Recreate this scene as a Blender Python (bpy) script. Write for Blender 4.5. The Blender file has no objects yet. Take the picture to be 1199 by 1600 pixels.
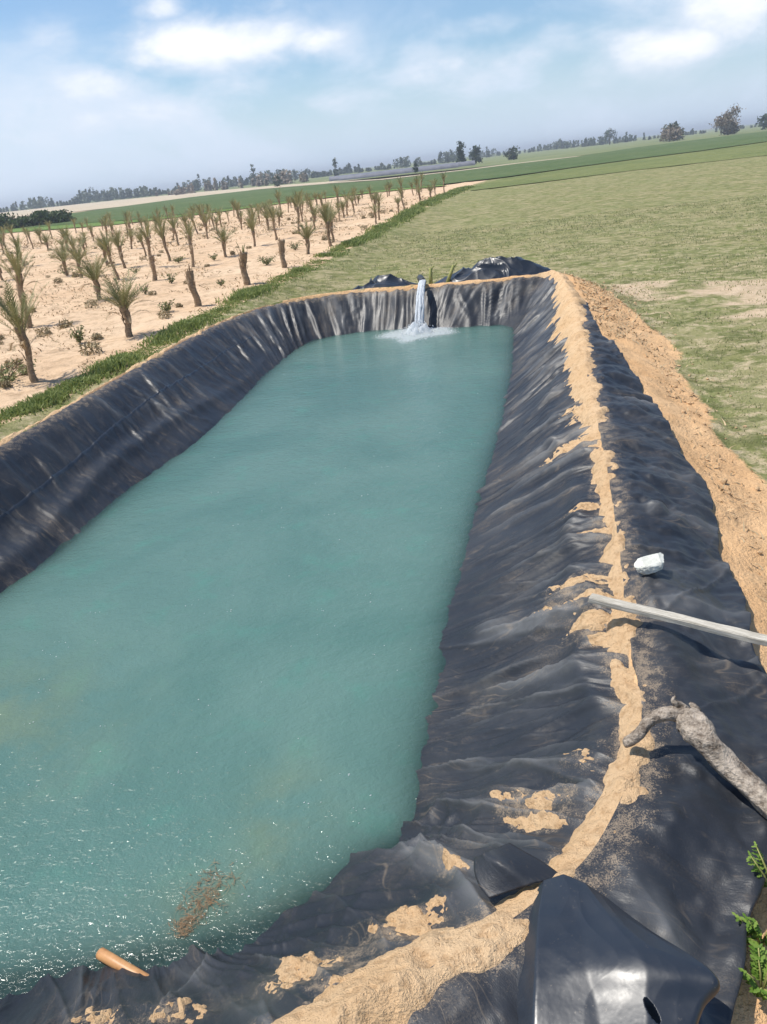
import bpy, bmesh, math, random
import numpy as np
from mathutils import Matrix, Vector
random.seed(7)
RNG = np.random.default_rng(11)
sc = bpy.context.scene
COL = sc.collection
PI = math.pi
R = math.radians

# ------------------------------------------------------------------ camera
H = 2.7
F = 1200.0
ROLL, PITCH = R(6.424), R(24.19)
cR, sR, cP, sP = math.cos(ROLL), math.sin(ROLL), math.cos(PITCH), math.sin(PITCH)


def at(px, py, z):
    """where the sight line through a point of the photograph meets the level z"""
    x, y = px - 599.5, py - 800.0
    a, b = (x * cR - y * sR) / F, -(x * sR + y * cR) / F
    d = (a, cP + b * sP, -sP + b * cP)
    t = (z - H) / d[2]
    return Vector((d[0] * t, d[1] * t, z))


cam = bpy.data.objects.new('camera', bpy.data.cameras.new('camera'))
COL.objects.link(cam)
U = Vector((0, sP, cP)); X = Vector((1, 0, 0))
cr, cu, cb = cR * X - sR * U, sR * X + cR * U, Vector((0, -cP, sP))
cam.matrix_world = Matrix(((cr.x, cu.x, cb.x, 0), (cr.y, cu.y, cb.y, 0), (cr.z, cu.z, cb.z, H), (0, 0, 0, 1)))
cam.data.sensor_fit = 'VERTICAL'; cam.data.sensor_height = 36; cam.data.lens = 27.0
cam.data.clip_start = 0.05; cam.data.clip_end = 9000
sc.camera = cam

SUN_AZ, SUN_EL = R(-80), R(64)
S = Vector((math.sin(SUN_AZ) * math.cos(SUN_EL), math.cos(SUN_AZ) * math.cos(SUN_EL), math.sin(SUN_EL)))
sun = bpy.data.objects.new('sun', bpy.data.lights.new('sun', 'SUN'))
COL.objects.link(sun)
sun.data.energy = 4.7; sun.data.angle = R(0.53); sun.data.color = (1.0, 0.945, 0.86)
sun.rotation_euler = S.to_track_quat('Z', 'Y').to_euler()

# ------------------------------------------------------------------ noise
def _h(ix, iy, iz, seed):
    n = (ix.astype(np.int64) * 73856093) ^ (iy.astype(np.int64) * 19349663) ^ (iz.astype(np.int64) * 83492791) ^ (seed * 2654435761 & 0x7fffffff)
    n = (n ^ (n >> 13)) * 1274126177 & 0x7fffffff
    n = (n ^ (n >> 16)) * 668265263 & 0x7fffffff
    return ((n >> 7) & 0xffff) / 32767.5 - 1.0


def noise(x, y, z=0.0, seed=0):
    x, y, z = np.broadcast_arrays(np.asarray(x, float), np.asarray(y, float), np.asarray(z, float))
    ix, iy, iz = np.floor(x), np.floor(y), np.floor(z)
    fx, fy, fz = x - ix, y - iy, z - iz
    u, v, w = [f * f * f * (f * (f * 6 - 15) + 10) for f in (fx, fy, fz)]
    def c(a, b, d): return _h(ix + a, iy + b, iz + d, seed)
    def pl(d):
        return (c(0, 0, d) * (1 - u) + c(1, 0, d) * u) * (1 - v) + (c(0, 1, d) * (1 - u) + c(1, 1, d) * u) * v
    p0 = pl(0)
    if not np.any(fz): return p0
    return p0 * (1 - w) + pl(1) * w


def fbm(x, y, o=3, seed=0):
    t, a = 0, 1
    for i in range(o):
        t = t + a * noise(x * 2 ** i, y * 2 ** i, 0, seed + i); a *= .5
    return t


def ridge(n): return 1 - 2 * np.abs(n)
def pleat(n): return 1 - 2.2 * np.abs(n) ** .7                    # narrow sharp crests, wide troughs
def sstep(a, b, x):
    t = np.clip((np.asarray(x, float) - a) / (b - a), 0, 1); return t * t * (3 - 2 * t)

# ------------------------------------------------------------------ object helpers
def mesh(name, v, f, mat=None, parent=None, smooth=True, attrs=None):
    me = bpy.data.meshes.new(name)
    v = np.asarray(v, np.float32).reshape(-1, 3)
    if isinstance(f, np.ndarray):
        k = f.shape[1]; n = len(f)
        me.vertices.add(len(v)); me.vertices.foreach_set('co', v.ravel())
        me.loops.add(n * k); me.loops.foreach_set('vertex_index', f.astype(np.int32).ravel())
        me.polygons.add(n)
        me.polygons.foreach_set('loop_start', np.arange(0, n * k, k, dtype=np.int32))
        me.polygons.foreach_set('loop_total', np.full(n, k, np.int32))
        me.update(calc_edges=True)
    else:
        me.from_pydata(v.tolist(), [], f)
    me.validate()
    if smooth: me.polygons.foreach_set('use_smooth', np.ones(len(me.polygons), bool))
    for a, d in (attrs or {}).items():
        at_ = me.attributes.new(a, 'FLOAT', 'POINT'); at_.data.foreach_set('value', np.asarray(d, np.float32).ravel())
    if mat: me.materials.append(mat)
    o = bpy.data.objects.new(name, me); COL.objects.link(o)
    if parent: o.parent = parent
    return o


def tag(o, label=None, cat=None, group=None, kind=None):
    if label: o['label'] = label
    if cat: o['category'] = cat
    if group: o['group'] = group
    if kind: o['kind'] = kind
    return o


def empty(name, loc=(0, 0, 0), rz=0.0, label=None, cat=None, group=None):
    o = bpy.data.objects.new(name, None); COL.objects.link(o)
    o.location = loc; o.rotation_euler = (0, 0, rz); o.empty_display_size = .1
    return tag(o, label, cat, group)


def dup(root, loc, rot, scale, label, group):
    r = root.copy(); COL.objects.link(r)
    r.location = loc; r.rotation_euler = rot; r.scale = scale
    r['label'] = label
    if group: r['group'] = group
    elif 'group' in r: del r['group']
    for ch in root.children:
        c = ch.copy(); COL.objects.link(c); c.parent = r
    return r


def grid_faces(nu, nv, wrap=False):
    i = np.arange(nu if wrap else nu - 1)[:, None]; j = np.arange(nv - 1)[None, :]
    i2 = (i + 1) % nu
    return np.stack([i * nv + j, i2 * nv + j, i2 * nv + j + 1, i * nv + j + 1], -1).reshape(-1, 4)


def tube(path, radii, n=12, jitter=None, cap=True):
    """swept tube along a polyline -> verts, faces"""
    P = [Vector(p) for p in path]; vs, fs = [], []
    up = Vector((0, 0, 1))
    t0 = (P[1] - P[0]).normalized()
    nrm = t0.cross(up)
    if nrm.length < .1: nrm = t0.cross(Vector((0, 1, 0)))
    nrm.normalize()
    for i, p in enumerate(P):
        t = (P[min(i + 1, len(P) - 1)] - P[max(i - 1, 0)]).normalized()
        nrm = (nrm - t * nrm.dot(t)).normalized(); bi = t.cross(nrm)
        for k in range(n):
            a = 2 * PI * k / n
            r = radii[i] * (1 + (jitter(i, k) if jitter else 0))
            vs.append(p + (nrm * math.cos(a) + bi * math.sin(a)) * r)
    for i in range(len(P) - 1):
        for k in range(n):
            k2 = (k + 1) % n
            fs.append((i * n + k, i * n + k2, (i + 1) * n + k2, (i + 1) * n + k))
    if cap:
        fs.append(tuple(range(n - 1, -1, -1))); fs.append(tuple((len(P) - 1) * n + k for k in range(n)))
    return [tuple(v) for v in vs], fs


def catmull(pts, n):
    P = np.asarray(pts, float); m = len(P); out = []
    Q = np.vstack([2 * P[0] - P[1], P, 2 * P[-1] - P[-2]])
    for k in np.linspace(0, m - 1 - 1e-9, n):
        i = int(k); t = k - i; a, b, c, d = Q[i:i + 4]
        out.append(.5 * (2 * b + (c - a) * t + (2 * a - 5 * b + 4 * c - d) * t * t + (3 * b - a - 3 * c + d) * t ** 3))
    return np.array(out)

# ------------------------------------------------------------------ materials
class NT:
    def __init__(s, nt): s.nt = nt; s.n = nt.nodes; s.l = nt.links
    def node(s, t, **kw):
        n = s.n.new(t)
        for k, v in kw.items(): setattr(n, k, v)
        return n
    def put(s, sock, v):
        if hasattr(v, 'is_output') or hasattr(v, 'links'): s.l.new(v, sock)
        else: sock.default_value = v
    def math(s, op, a, b=None, c=None, clamp=False):
        n = s.node('ShaderNodeMath', operation=op, use_clamp=clamp)
        s.put(n.inputs[0], a)
        if b is not None: s.put(n.inputs[1], b)
        if c is not None: s.put(n.inputs[2], c)
        return n.outputs[0]
    def noise(s, vec, scale, detail=4, rough=.55, dist=0.0):
        n = s.node('ShaderNodeTexNoise')
        if vec is not None: s.l.new(vec, n.inputs['Vector'])
        n.inputs['Scale'].default_value = scale; n.inputs['Detail'].default_value = detail
        n.inputs['Roughness'].default_value = rough; n.inputs['Distortion'].default_value = dist
        return n.outputs['Fac']
    def ramp(s, fac, *stops):
        n = s.node('ShaderNodeValToRGB'); e = n.color_ramp.elements
        while len(e) < len(stops): e.new(.5)
        for el, (p, c) in zip(e, stops):
            el.position = p; el.color = (*c, 1) if len(c) == 3 else c
        s.put(n.inputs[0], fac); return n.outputs[0]
    def maprange(s, v, a, b, c=0., d=1.):
        n = s.node('ShaderNodeMapRange', interpolation_type='SMOOTHSTEP')
        s.put(n.inputs[0], v)
        for i, x in zip((1, 2, 3, 4), (a, b, c, d)): n.inputs[i].default_value = x
        return n.outputs[0]
    def mix(s, f, a, b, mode='MIX'):
        n = s.node('ShaderNodeMix', data_type='RGBA', blend_type=mode, clamp_factor=True)
        s.put(n.inputs[0], f)
        for sock, v in ((n.inputs[6], a), (n.inputs[7], b)):
            s.put(sock, (*v, 1) if isinstance(v, tuple) and len(v) == 3 else v)
        return n.outputs[2]
    def attr(s, name): return s.node('ShaderNodeAttribute', attribute_name=name).outputs['Fac']
    def pos(s): return s.node('ShaderNodeNewGeometry').outputs['Position']
    def obj(s): return s.node('ShaderNodeTexCoord').outputs['Object']
    def mapping(s, vec, scale=(1, 1, 1), rot=(0, 0, 0)):
        n = s.node('ShaderNodeMapping'); s.l.new(vec, n.inputs[0])
        n.inputs['Scale'].default_value = scale; n.inputs['Rotation'].default_value = rot
        return n.outputs[0]
    def bump(s, h, strength, dist, normal=None):
        n = s.node('ShaderNodeBump'); s.put(n.inputs['Height'], h)
        n.inputs['Strength'].default_value = strength; n.inputs['Distance'].default_value = dist
        if normal is not None: s.l.new(normal, n.inputs['Normal'])
        return n.outputs[0]
    def vec(s, x, y, z=0.0):
        n = s.node('ShaderNodeCombineXYZ')
        for i, v in enumerate((x, y, z)): s.put(n.inputs[i], v)
        return n.outputs[0]


def material(name, build):
    m = bpy.data.materials.new(name); m.use_nodes = True
    t = NT(m.node_tree); b = m.node_tree.nodes['Principled BSDF']
    build(t, b); return m


def setp(t, b, color=None, rough=None, spec=None, normal=None):
    if color is not None: t.put(b.inputs['Base Color'], (*color, 1) if isinstance(color, tuple) else color)
    if rough is not None: t.put(b.inputs['Roughness'], rough)
    if spec is not None: t.put(b.inputs['Specular IOR Level'], spec)
    if normal is not None: t.l.new(normal, b.inputs['Normal'])


def m_liner(t, b):
    p = t.pos()
    u, q = t.attr('along'), t.attr('across')
    st = t.vec(t.math('MULTIPLY', u, 1.0), t.math('MULTIPLY', q, .22))
    st_big = t.noise(st, 9, 5, .6)
    st_fine = t.noise(st, 38, 3, .6)
    cl = t.noise(p, 2.3, 5, .6)
    grit = t.noise(p, 140, 2, .7)
    scr = t.noise(t.mapping(p, (1, .3, 1), (0, 0, .6)), 60, 3, .7, .6)
    dust = t.math('MULTIPLY', t.maprange(t.math('ADD', t.math('MULTIPLY', st_big, .55), t.math('MULTIPLY', cl, .6)), .56, .82),
                  t.maprange(grit, .38, .66))
    dust = t.math('ADD', t.math('MULTIPLY', dust, t.math('MULTIPLY', t.attr('dusty'), .45)), t.math('MULTIPLY', t.maprange(st_fine, .6, .75), .10))
    dust = t.math('ADD', dust, t.math('MULTIPLY', t.maprange(scr, .62, .74), .09), clamp=True)
    ln = t.noise(t.vec(t.math('ADD', u, t.math('MULTIPLY', t.noise(p, 2.2, 2), .22)), t.math('MULTIPLY', q, .16)), 7.0, 2, .5, .1)
    line = t.maprange(t.math('ABSOLUTE', t.math('SUBTRACT', ln, .5)), .0, .012, 1, 0)
    dust = t.math('ADD', dust, t.math('MULTIPLY', t.math('MULTIPLY', line, t.maprange(cl, .45, .65)), .20), clamp=True)
    film = t.mix(t.maprange(t.noise(p, 1.1, 4, .6), .35, .7), (.014, .017, .023), (.028, .031, .037)) if True else None
    near_sand = t.maprange(t.math('ABSOLUTE', q), .30, .03)
    dust = t.math('MAXIMUM', dust, t.math('MULTIPLY', t.maprange(t.math('ADD', t.math('ADD', t.math('MULTIPLY', t.noise(p, 190, 3, .75), .55), t.math('MULTIPLY', t.noise(p, 16, 4, .7), .45)), t.math('MULTIPLY', t.math('MAXIMUM', near_sand, t.math('MULTIPLY', t.attr('spill'), 1.0)), .22)), .68, .80), .6))
    film = t.mix(t.math('MULTIPLY', t.maprange(t.noise(p, 1.7, 5, .65), .54, .72), .40), film, (.075, .072, .062))
    film = t.mix(t.math('MULTIPLY', t.math('POWER', t.attr('crest'), 1.8), t.maprange(cl, .3, .65, .25, .85)), film, (.135, .138, .140))  # scuffed fold tops, tinted paler to paint in light-and-shade contrast between folds
    col = t.mix(dust, film, (.38, .29, .195))
    rough = t.math('ADD', t.math('MULTIPLY', dust, .4), t.maprange(cl, .3, .75, .40, .52))
    h = t.math('ADD', t.math('MULTIPLY', t.noise(p, 26, 4, .6, .4), .25), t.math('ADD', t.math('MULTIPLY', st_big, .35), t.math('MULTIPLY', st_fine, .40)))
    nb = t.bump(h, .6, .010)
    nb = t.bump(t.noise(p, 230, 2, .6), .5, .0015, nb)
    setp(t, b, col, rough, .42, nb)


def m_liner_smooth(t, b):
    p = t.pos()
    cl = t.noise(p, 6, 4, .6)
    d = t.math('MULTIPLY', t.maprange(t.noise(p, 110, 3, .7), .60, .75), t.maprange(cl, .45, .65, 0, .35))
    c = t.mix(d, (.018, .023, .032), (.30, .25, .19))
    setp(t, b, c, t.maprange(t.noise(p, 14, 3), .3, .7, .32, .44), .6, t.bump(t.math('ADD', cl, t.math('MULTIPLY', t.noise(p, 45, 3, .6), .06)), .16, .02))


def m_sand(t, b):
    p = t.pos()
    a, f, g = t.noise(p, 3, 4), t.noise(p, 24, 5, .65), t.noise(p, 170, 3, .7)
    c = t.mix(t.maprange(a, .3, .7), (.70, .46, .25), (.77, .54, .32))
    c = t.mix(t.maprange(f, .52, .34, 0, .6), c, (.45, .265, .13))
    c = t.mix(t.maprange(t.noise(p, 60, 2, .7), .62, .72, 0, .7), c, (.30, .18, .09))
    c = t.mix(t.maprange(g, .35, .7, 0, .35), c, (.78, .56, .34))
    h = t.math('ADD', t.math('MULTIPLY', f, 1.0), t.math('MULTIPLY', g, .35))
    setp(t, b, c, .95, .15, t.bump(h, 1.0, .035))


def m_ground(t, b):
    p = t.pos()
    zs, zp, zv = t.attr('berm'), t.attr('pasture'), t.attr('soil')
    n1, n2, n3, n4 = t.noise(p, .45, 5, .6), t.noise(p, 5, 5, .7), t.noise(p, 42, 4, .7), t.noise(p, 1.6, 5, .65)
    # palm field sand
    sand = t.mix(t.maprange(n1, .3, .7), (.66, .46, .29), (.74, .55, .37))
    sand = t.mix(t.maprange(n2, .48, .66, 0, .7), sand, (.44, .30, .185))
    sand = t.mix(t.maprange(t.noise(t.mapping(p, (1, 1.6, 1)), 1.3, 6, .7), .52, .66, 0, .6), sand, (.40, .285, .18))
    sand = t.mix(t.maprange(n3, .52, .70, 0, .5), sand, (.40, .28, .17))
    sand = t.mix(t.maprange(t.noise(t.mapping(p, (1, .8, 1)), 2.6, 6, .75), .54, .68, 0, .7), sand, (.36, .255, .165))
    # pasture
    str_ = t.noise(p, 1.7, 6, .7)
    green = t.mix(t.maprange(n2, .35, .65), (.165, .178, .064), (.245, .238, .096))
    green = t.mix(t.maprange(str_, .42, .58, 0, .9), green, (.33, .29, .155))
    green = t.mix(t.maprange(n1, .42, .64, 0, .5), green, (.20, .225, .085))
    green = t.mix(t.maprange(n3, .55, .75, 0, .5), green, (.12, .15, .05))
    mot = t.noise(p, 4.2, 6, .74)
    green = t.mix(t.math('MULTIPLY', t.maprange(mot, .47, .62), t.attr('thin')), green, (.50, .41, .265))
    green = t.mix(t.maprange(t.noise(t.mapping(p, (.9, 1.1, 1), (0, 0, -.1)), 2.6, 6, .74), .48, .62, 0, .75), green, (.105, .125, .04))
    bare = t.math('ADD', t.attr('bare'), t.math('MULTIPLY', t.math('SUBTRACT', n4, .5), 1.3))
    green = t.mix(t.maprange(bare, .30, .58, 0, .92), green, t.mix(t.maprange(n2, .35, .65), (.50, .38, .25), (.62, .48, .34)))
    # orange berm soil
    so = t.mix(t.maprange(n4, .3, .7), (.66, .40, .20), (.73, .475, .26))
    so = t.mix(t.maprange(n2, .54, .70, 0, .35), so, (.52, .32, .16))
    so = t.mix(t.maprange(n3, .54, .72, 0, .5), so, (.78, .56, .33))
    so = t.mix(t.maprange(t.noise(p, 16, 3, .7), .62, .72, 0, .7), so, (.33, .20, .10))
    wob = t.math('ADD', t.math('MULTIPLY', t.math('SUBTRACT', n2, .5), .9), t.math('MULTIPLY', t.math('SUBTRACT', n3, .5), .55))
    c = t.mix(t.maprange(t.math('ADD', zp, wob), .42, .58), sand, green)
    c = t.mix(t.maprange(t.math('ADD', zs, wob), .40, .60), c, so)
    c = t.mix(t.maprange(t.math('ADD', zv, wob), .40, .60), c, (.34, .215, .125))
    h = t.math('ADD', t.math('MULTIPLY', n2, .9), t.math('MULTIPLY', n3, .4))
    setp(t, b, c, .96, .1, t.bump(h, .9, .06))


def m_field(c1, c2, c3, sc_=(1, 1, 1), rot=0.0):
    def f(t, b):
        p = t.mapping(t.pos(), sc_, (0, 0, rot))
        n1, n2, n3 = t.noise(p, .06, 5, .6), t.noise(p, .7, 5, .7), t.noise(p, 4, 3, .7)
        c = t.mix(t.maprange(n1, .35, .65), c1, c2)
        c = t.mix(t.maprange(t.math('ADD', t.math('MULTIPLY', n2, .6), t.math('MULTIPLY', n3, .4)), .45, .65, 0, .8), c, c3)
        setp(t, b, c, .95, .1, t.bump(t.math('ADD', n2, n3), .8, .3))
    return f


def m_water(t, b):
    p = t.pos()
    n1, n2 = t.noise(p, .55, 4, .6, .4), t.noise(p, 2.6, 4, .6)
    c = t.mix(t.maprange(n1, .3, .7), (.078, .162, .142), (.112, .200, .174))
    c = t.mix(t.maprange(n2, .52, .75, 0, .3), c, (.075, .245, .19))
    c = t.mix(t.math('MULTIPLY', t.attr('silt'), t.maprange(n2, .3, .7)), c, (.19, .20, .105))
    r1 = t.noise(t.mapping(p, (1, 1.25, 1), (0, 0, .35)), 15, 3, .6, .5)
    r2 = t.noise(t.mapping(p, (1, 1.5, 1), (0, 0, -.3)), 46, 3, .65, .6)
    r3 = t.noise(p, 70, 2, .6, .3)
    h = t.math('ADD', t.math('ADD', t.math('MULTIPLY', r1, 1.0), t.math('MULTIPLY', r2, .5)), t.math('MULTIPLY', r3, .18))
    nb = t.bump(t.math('ADD', h, t.math('MULTIPLY', t.noise(t.mapping(p, (1, 1.6, 1), (0, 0, .2)), 5.5, 3, .6, .4), 1.6)), .40, .022)
    setp(t, b, c, .10, .4, nb)
    b.inputs['IOR'].default_value = 1.33
    # murk: the deeper the water, the less of the liner below shows
    dep = t.attr('depth')
    alpha = t.math('SUBTRACT', 1.0, t.math('POWER', 2.718, t.math('MULTIPLY', dep, -12.0)), clamp=True)
    alpha = t.math('MAXIMUM', alpha, .12)
    tr = t.node('ShaderNodeBsdfTransparent'); tr.inputs[0].default_value = (.55, .8, .76, 1)
    gl = t.node('ShaderNodeBsdfGlossy'); gl.inputs['Roughness'].default_value = .12; t.l.new(nb, gl.inputs['Normal'])
    fr = t.node('ShaderNodeFresnel'); fr.inputs['IOR'].default_value = 1.33; t.l.new(nb, fr.inputs['Normal'])
    m1 = t.node('ShaderNodeMixShader'); t.l.new(fr.outputs[0], m1.inputs[0]); t.l.new(tr.outputs[0], m1.inputs[1]); t.l.new(gl.outputs[0], m1.inputs[2])
    m2 = t.node('ShaderNodeMixShader'); t.l.new(alpha, m2.inputs[0]); t.l.new(m1.outputs[0], m2.inputs[1]); t.l.new(b.outputs[0], m2.inputs[2])
    t.l.new(m2.outputs[0], t.n['Material Output'].inputs[0])


def m_leaf(c1, c2, trans=.25):
    def f(t, b):
        c = t.mix(t.attr('rnd'), c1, c2)
        setp(t, b, c, .6, .3)
        tl = t.node('ShaderNodeBsdfTranslucent'); t.l.new(c, tl.inputs[0])
        m = t.node('ShaderNodeMixShader'); m.inputs[0].default_value = trans
        t.l.new(b.outputs[0], m.inputs[1]); t.l.new(tl.outputs[0], m.inputs[2])
        t.l.new(m.outputs[0], t.n['Material Output'].inputs[0])
    return f


def m_simple(c1, c2, scale=20, rough=.8, spec=.3, bump=.4, dist=.01, stretch=(1, 1, 1)):
    def f(t, b):
        p = t.mapping(t.obj(), stretch)
        n1, n2 = t.noise(p, scale, 5, .65), t.noise(p, scale * 5, 3, .65)
        c = t.mix(t.maprange(t.math('ADD', t.math('MULTIPLY', n1, .65), t.math('MULTIPLY', n2, .35)), .36, .64), c1, c2)
        setp(t, b, c, rough, spec, t.bump(t.math('ADD', n1, t.math('MULTIPLY', n2, .4)), bump, dist))
    return f


def m_foam(t, b):
    n = t.noise(t.mapping(t.obj(), (1.4, 1.4, .45)), 26, 5, .75)
    setp(t, b, (.90, .93, .95), .5, .4, t.bump(n, .6, .02))
    a = t.attr('cover')
    cut = t.maprange(t.math('ADD', a, t.math('MULTIPLY', t.math('SUBTRACT', n, .5), 1.3)), .38, .62)
    tl = t.node('ShaderNodeBsdfTranslucent'); tl.inputs[0].default_value = (.92, .94, .96, 1)
    m1 = t.node('ShaderNodeMixShader'); m1.inputs[0].default_value = .6; t.l.new(b.outputs[0], m1.inputs[1]); t.l.new(tl.outputs[0], m1.inputs[2])
    tr = t.node('ShaderNodeBsdfTransparent'); m2 = t.node('ShaderNodeMixShader')
    t.l.new(cut, m2.inputs[0]); t.l.new(tr.outputs[0], m2.inputs[1]); t.l.new(m1.outputs[0], m2.inputs[2])
    t.l.new(m2.outputs[0], t.n['Material Output'].inputs[0])


M = {k: material(k, f) for k, f in dict(
    liner=m_liner, liner_smooth=m_liner_smooth, sand=m_sand, ground=m_ground, water=m_water, foam=m_foam,
    crop=m_field((.080, .128, .042), (.105, .150, .054), (.175, .20, .09)),
    rough_grass=m_field((.17, .20, .072), (.22, .235, .09), (.115, .145, .05)),
    far_sand=m_field((.56, .46, .33), (.62, .52, .38), (.45, .37, .25)),
    far_field=m_field((.16, .20, .09), (.22, .25, .11), (.28, .26, .15)),
    bright_strip=m_field((.13, .22, .05), (.17, .26, .07), (.24, .28, .11)),
    grass=m_leaf((.13, .19, .045), (.37, .41, .14), .35),
    dry_grass=m_leaf((.25, .27, .105), (.46, .43, .24), .35),
    litter=m_leaf((.26, .18, .10), (.55, .42, .25), .1),
    frond=m_leaf((.11, .125, .045), (.32, .30, .14)),
    weed=m_leaf((.10, .20, .025), (.25, .36, .07), .35),
    shrub=m_leaf((.12, .15, .055), (.28, .28, .13)),
    hedge=m_leaf((.035, .065, .018), (.09, .13, .04)),
    far_leaf=m_leaf((.035, .055, .025), (.085, .11, .05), .1),
    dark_leaf=m_leaf((.02, .045, .018), (.055, .085, .035), .1),
    brown_leaf=m_leaf((.17, .135, .095), (.34, .27, .20), .1),
    bark=m_simple((.09, .065, .045), (.20, .15, .10), 12, .9, .2, .8, .02),
    palm_bark=m_simple((.22, .155, .10), (.46, .34, .22), 14, .92, .15, .9, .02, (1, 1, 2.2)),
    plank=m_simple((.33, .30, .24), (.60, .56, .48), 8, .75, .25, .4, .004, (1, 14, 14)),
    stone=m_simple((.50, .50, .44), (.70, .70, .63), 14, .85, .2, .7, .006),
    driftwood=m_simple((.10, .075, .055), (.46, .39, .315), 16, .85, .2, 1.0, .02, (1, 1, 1)),
    stake=m_simple((.20, .22, .06), (.38, .36, .13), 30, .7, .3, .4, .004),
    pipe=m_simple((.36, .17, .065), (.55, .29, .12), 10, .45, .45, .2, .002),
    pipe_dark=m_simple((.02, .02, .02), (.05, .05, .05), 10, .5, .4, .2, .002),
    dry_weed=m_leaf((.22, .175, .09), (.42, .34, .20), .1),
    debris=m_leaf((.15, .10, .055), (.30, .19, .10), .1),
    tunnel=m_simple((.15, .148, .165), (.23, .225, .245), .6, .4, .5, .3, .05),
).items()}

# ------------------------------------------------------------------ the pond's plan: waterline -> crest, station by station
#        waterline        crest           edge of the sheet   z_crest  strip: half width, groove | fold weights: right, left, far, near | dusty
ST = [((-3.75, 3.40), (-4.75, 3.60), None, .70, .07, 0, (0, 1, 0, 0), .5),
      ((-3.03, 5.32), (-3.95, 5.70), None, .70, .07, 0, (0, 1, 0, 0), .5),
      ((-2.77, 6.03), (-3.66, 6.55), None, .70, .06, 0, (0, 1, 0, 0), .5),
      ((-2.52, 7.30), (-3.42, 7.80), None, .70, .06, 0, (.1, 1, 0, 0), .4),
      ((-2.13, 8.61), (-3.10, 9.30), None, .70, .07, 0, (.6, .9, 0, 0), .4),
      ((-1.75, 10.39), (-2.72, 11.10), None, .70, .08, 0, (1.1, .6, .1, 0), .5),
      ((-1.50, 11.80), (-2.30, 12.75), None, .69, .09, 0, (1.0, .3, .5, 0), .7),
      ((-1.21, 13.10), (-1.65, 14.05), None, .67, .10, 0, (0, 0, 1, 0), .9),
      ((-.79, 13.80), (-1.00, 14.60), None, .65, .10, 0, (0, 0, 1, 0), 1),
      ((-.09, 14.05), (-.02, 14.75), None, .65, .10, 0, (0, 0, 1, 0), 1),
      ((.60, 13.90), (.75, 14.50), None, .65, .06, 0, (0, 0, .8, 0), .9),
      ((1.48, 13.55), (1.90, 14.20), None, .66, .07, 0, (.2, 0, 1, 0), .9),
      ((2.25, 13.30), (2.95, 14.05), None, .67, .10, 0, (.5, 0, .9, 0), .8),
      ((2.50, 12.95), (3.45, 13.80), None, .70, .24, 0, (.8, 0, .3, 0), .7),
      ((2.35, 12.00), (3.20, 12.10), None, .70, .34, 0, (1, 0, 0, 0), .6),
      ((1.93, 10.14), (2.78, 10.00), (2.95, 9.95), .70, .26, .2, (1, 0, 0, 0), .6),
      ((1.53, 8.49), (2.40, 8.50), (2.76, 8.40), .70, .26, .6, (1, 0, 0, 0), .7),
      ((1.10, 6.92), (1.99, 6.76), (2.52, 6.66), .70, .19, .8, (1, 0, 0, 0), .7),
      ((.77, 5.80), (1.68, 5.40), (2.33, 5.45), .70, .135, .9, (1, 0, 0, 0), .7),
      ((.54, 4.94), (1.46, 4.50), (2.14, 4.55), .70, .10, 1, (1, 0, 0, 0), .6),
      ((.36, 4.27), (1.25, 3.68), (1.90, 3.74), .70, .14, 1, (1, 0, 0, 0), .6),
      ((.22, 3.61), (1.06, 3.00), (1.68, 3.0), .70, .115, 1, (.9, 0, 0, .1), .6),
      ((.07, 3.00), (.88, 2.30), (1.42, 2.22), .70, .105, 1, (.7, 0, 0, .3), .6),
      ((-.01, 2.58), (.57, 1.80), (1.00, 1.60), .70, .145, 1, (.4, 0, 0, .8), .6),
      ((-.22, 2.42), (.28, 1.58), (.72, 1.20), .70, .14, .9, (.1, 0, 0, 1), .5),
      ((-.44, 2.27), (.05, 1.47), (.36, .95), .70, .23, .7, (0, 0, 0, 1), .5),
      ((-.69, 2.14), (-.22, 1.33), (.0, .75), .69, .28, .6, (0, 0, 0, 1), .5),
      ((-.90, 2.09), (-.50, 1.22), (-.40, .65), .67, .25, .5, (0, 0, 0, 1), .5),
      ((-1.17, 2.06), (-.90, 1.12), (-.85, .6), .64, .15, .6, (0, 0, 0, 1), .5),
      ((-1.60, 2.03), (-1.50, 1.05), (-1.5, .6), .62, .09, .5, (0, 0, 0, 1), .4),
      ((-2.60, 1.90), (-2.60, .90), None, .64, .08, 0, (0, 0, 0, 1), .4),
      ((-3.50, 2.10), (-4.00, 1.10), None, .68, .08, 0, (0, .5, 0, .5), .4),
      ((-3.85, 2.70), (-4.85, 2.30), None, .70, .08, 0, (0, 1, 0, 0), .4)]
rows = []
for w, c, e, cz, hw, gr, wt, du in ST:
    w, c = np.array(w), np.array(c)
    flap = 1.0 if e else 0.0
    if e is None:
        d = (c - w) / np.linalg.norm(c - w); e = c + d * .28
    rows.append([*w, *c, *e, cz, hw, gr, *wt, du, flap])
A = np.array(rows)                                                   # W C E cz hw gr r l f n dusty flap
nS = len(A)


def station(k):
    k = np.asarray(k, float) % nS; i = np.floor(k).astype(int); t = (k - i)[:, None]
    a, b, c, d = A[(i - 1) % nS], A[i % nS], A[(i + 1) % nS], A[(i + 2) % nS]
    cm = .5 * (2 * b + (c - a) * t + (2 * a - 5 * b + 4 * c - d) * t * t + (3 * b - a - 3 * c + d) * t ** 3)
    li = b * (1 - t) + c * t
    cm[:, 6:] = li[:, 6:]
    return cm


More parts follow.
